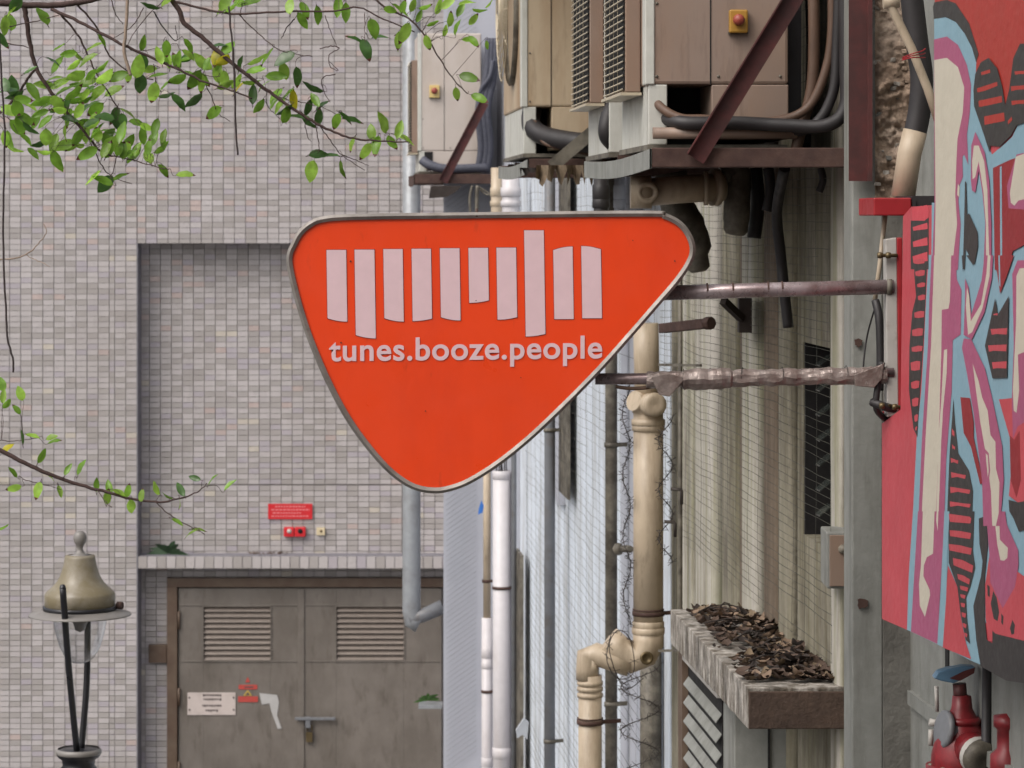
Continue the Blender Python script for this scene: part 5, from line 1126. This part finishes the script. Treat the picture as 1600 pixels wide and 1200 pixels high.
for (pts, r, m_, lab) in (([(200,-60),(197,40),(194,80),(204,118)], 2.6, 'root', ''), ([(358,10),(362,60),(366,110),(368,180),(371,242)], 1.5, 'root_dark', ''), ([(363,60),(365,110),(367,160)], 1.2, 'root_dark',''),
                          ([(-5,-60),(2,120),(7,200),(6,300),(5,400),(10,500),(12,530),(20,560),(21,582)], 1.6, 'root_dark', '')):
    p3 = catmull([P(x,y,YT-.1) for x,y in pts], 8); mb = MB()
    for i,p in enumerate(p3): p.x += .003*NZ.noise(Vector((i*.4,1,r)))
    mb.tube(p3, r*YT/F, 7); obj('aerial_root', mb, m_, tr)
# leaves
def leaf_mesh(name, mt, w_, fold, curl_, brown):
    me = bpy.data.meshes.new(name); vs = []; fs = []; mi = []; N = 7
    for i in range(N+1):
        t_ = i/N; wd = w_*math.sin(math.pi*(t_**.85))**.75*.5 if 0 < t_ < 1 else .0
        zc = -curl_*(t_*t_)
        vs += [(t_, -wd, zc+fold*wd+.02*math.sin(i*2.1)), (t_, 0, zc), (t_, wd, zc+fold*wd+.02*math.sin(i*1.7+1))]
    for i in range(N):
        k = i*3
        for f in ((k,k+1,k+4,k+3),(k+1,k+2,k+5,k+4)): fs.append(f); mi.append(1 if (brown and i >= N-1) else 0)
    me.from_pydata(vs, [], fs); me.materials.append(M[mt]); me.materials.append(M['leaf_brown'])
    me.polygons.foreach_set('material_index', mi); me.polygons.foreach_set('use_smooth', [True]*len(fs)); me.update(); return me
LM = {}
for mt in ('leaf_mid','leaf_light','leaf_dark','leaf_yellow'):
    LM[mt] = [leaf_mesh('leaf', mt, w_, fo, cu_, br) for w_,fo,cu_,br in ((.46,.35,.12,True),(.58,.2,.25,False),(.4,.6,.08,False),(.5,.15,.35,True),(.44,.5,-.15,False))]
nl = [0]; stems = MB()
BS = [(p.x/p.y*F+800, 340-(p.z-H)/p.y*F, p.copy(), r0) for p3,r0 in bsamples for p in p3]
def put_leaf(x, y, ang, ln, mt, flat=None, Y=None):
    me = R.choice(LM[mt]); o = bpy.data.objects.new('leaf', me); COL.objects.link(o); o.parent = tr
    nb_ = min(BS, key=lambda q: (q[0]-x)**2+(q[1]-y)**2+q[3]*8); dx, dy = x-nb_[0], y-nb_[1]; dd = math.hypot(dx, dy)
    if dd > 5 and flat is None: ang = math.atan2(dy, dx)+R.gauss(0,.45)
    ln_m = ln*YT/F; Yp = (YT if Y is None else Y)+R.uniform(-.12,.12)
    tilt = R.choice([R.uniform(-.8,1.0), R.uniform(1.2,3.0), R.uniform(-2.5,-1)]) if flat is None else flat
    d = Vector((math.cos(ang), R.uniform(-.5,.5), -math.sin(ang))).normalized()
    nrm = Vector((R.uniform(-.3,.3), -1, .3+tilt)).normalized(); nrm = (nrm-d*nrm.dot(d)).normalized(); b = nrm.cross(d)
    m3 = Matrix((d, b, nrm)).transposed()
    c = P(x,y,Yp)-d*ln_m*.5
    if dd < 75:
        q = nb_[2]; stems.tube(catmull([q, q*.5+c*.5+Vector((0,0,.012))+Vector((R.uniform(-.01,.01),0,0)), c-d*.012, c+d*ln_m*.1],3), [.0013]*4+[.001]*6, 4, cap=False)
    o.matrix_local = Matrix.Translation(c-LOC[tr.name]) @ m3.to_4x4() @ Matrix.Scale(ln_m,4); nl[0] += 1
leafs = """232,190 230,255 285,250 270,210 340,315 295,300 235,328 370,180 345,235 400,265 460,300 410,305 380,360 330,390 440,350 90,390 130,360 160,390 100,465 85,480 150,440 190,410 230,430 35,430 45,545 20,545 60,580 130,600 180,540 150,560 250,570 280,570 340,600 220,630 410,455d 450,450d 455,480d 505,445 360,485d 500,550 560,525 600,540 640,530 610,500 580,575 580,610 630,575 520,610 400,710 370,700 470,690 640,668 725,682 600,365 650,375d 700,395d 755,385d 740,175 720,240 735,220 790,245 840,220y 870,240y 850,175 890,185 945,250d 1050,225 1000,225 1110,225d 1165,300 1110,280 1080,300 1000,280 1030,325 990,370d 935,340y 880,325 850,285 830,440 1010,415 1110,430d 1090,410 1130,370 1220,345d 1230,390 1260,410d 1200,420d 1170,465d 1205,470d 1245,455d 1310,475 1350,460d 1380,470d 1150,390y 690,310 650,330 620,300 760,315 580,270 540,260 550,330 1375,565 1430,590 1470,570 1450,515 1500,480l 1560,505l 1580,545l 1530,560 1245,600 1290,610d 1215,670l 1330,660 60,20 45,80 15,160d 170,60 20,100 40,50 590,15 1190,40 1240,60 1180,80 1130,20l 1460,110 1490,145d 1390,155d 1430,190d 1560,45 1580,130 1550,160 1350,50 1320,30 900,20 980,15 870,35 660,5 880,10 930,8 410,720 20,330d 50,340d 30,350d 55,370d 310,345 330,360 290,370 250,355 270,400 350,410 370,430 310,430 260,460 300,470 330,520 300,540 420,530 450,560 480,590 540,580 430,510 480,520 210,560 170,600 380,520 210,300 190,330 170,330 120,420 140,470 120,500 180,480 70,430 70,500 100,545"""
for tok in leafs.split():
    kd = tok[-1] if tok[-1].isalpha() else ''; x,y = tok.rstrip('dyl').split(','); x = float(x); y = float(y)
    mt = {'d':'leaf_dark','y':'leaf_yellow','l':'leaf_light'}.get(kd) or R.choices(['leaf_mid','leaf_light','leaf_dark'],[6,4,1.2])[0]
    if x < 650 and not kd: mt = R.choices(['leaf_mid','leaf_light','leaf_dark'],[7,4,.8])[0]
    ang = R.choice([R.gauss(.6,.5), R.gauss(2.6,.4)]) if x < 600 and y > 200 else R.gauss(1.0,.8)
    put_leaf(x/2.5, y/2.5, ang, R.uniform(27,39), mt)
for tok in "95,232 150,230 160,243 20,262y 120,285 150,345 200,325 235,318 35,335 40,380l 110,385 175,390 285,370 320,378 315,405 350,395 385,435l 415,400 455,380 490,402 530,385d 572,352d 620,353 675,370 530,425 520,480 555,510l 585,503 5,495 60,103 20,130 50,148 5,75 10,110 375,388 60,232d".split():
    kd = tok[-1] if tok[-1].isalpha() else ''; x,y = map(float, tok.rstrip('dyl').split(','))
    mt = {'d':'leaf_dark','y':'leaf_yellow','l':'leaf_light'}.get(kd) or R.choice(['leaf_mid','leaf_light'])
    put_leaf(x/1.875, 560+y/1.875, R.gauss(.4,.6), R.uniform(20,29) if kd != 'l' else 26, mt)
for (x,y,ln,a) in ((290,30,26,1.4),(485,375,24,1.5),(570,262,36,.25),(640,400,32,.4),(600,20,26,.8),(690,45,16,1.5),(560,10,20,0)):
    put_leaf(*c5(x,y), a, ln, R.choice(['leaf_mid','leaf_light']), flat=0)
for (x,y) in ((60,20),(110,50),(170,20),(210,60),(240,30),(300,30),(60,100),(45,130),(260,10),(330,10),(20,30),(90,15),(150,70),(190,95),(230,85),(130,25),(280,60),(200,10)):
    put_leaf(600+x/2, y/2, R.gauss(.8,.9), R.uniform(22,32), R.choice(['leaf_mid','leaf_light','leaf_mid']))
while nl[0] < 298:
    x, y = R.choice([(R.gauss(110,38), R.gauss(150,32)), (R.gauss(170,34), R.gauss(215,18)), (R.gauss(370,60), 0), (R.uniform(220,420), -1)])
    if y <= 0 and y == 0: y = 115+(x-330)*.42+R.gauss(0,14)
    elif y == -1: y = 80+(x-220)*.28+R.gauss(0,14)
    if x < 4 or y < 60: continue
    put_leaf(x, y, R.gauss(.8,.8), R.uniform(23,33), R.choices(['leaf_mid','leaf_light','leaf_dark'],[5,4,2])[0])
obj('leaf_stems', stems, 'bark', tr, kind='stuff', fix=False)
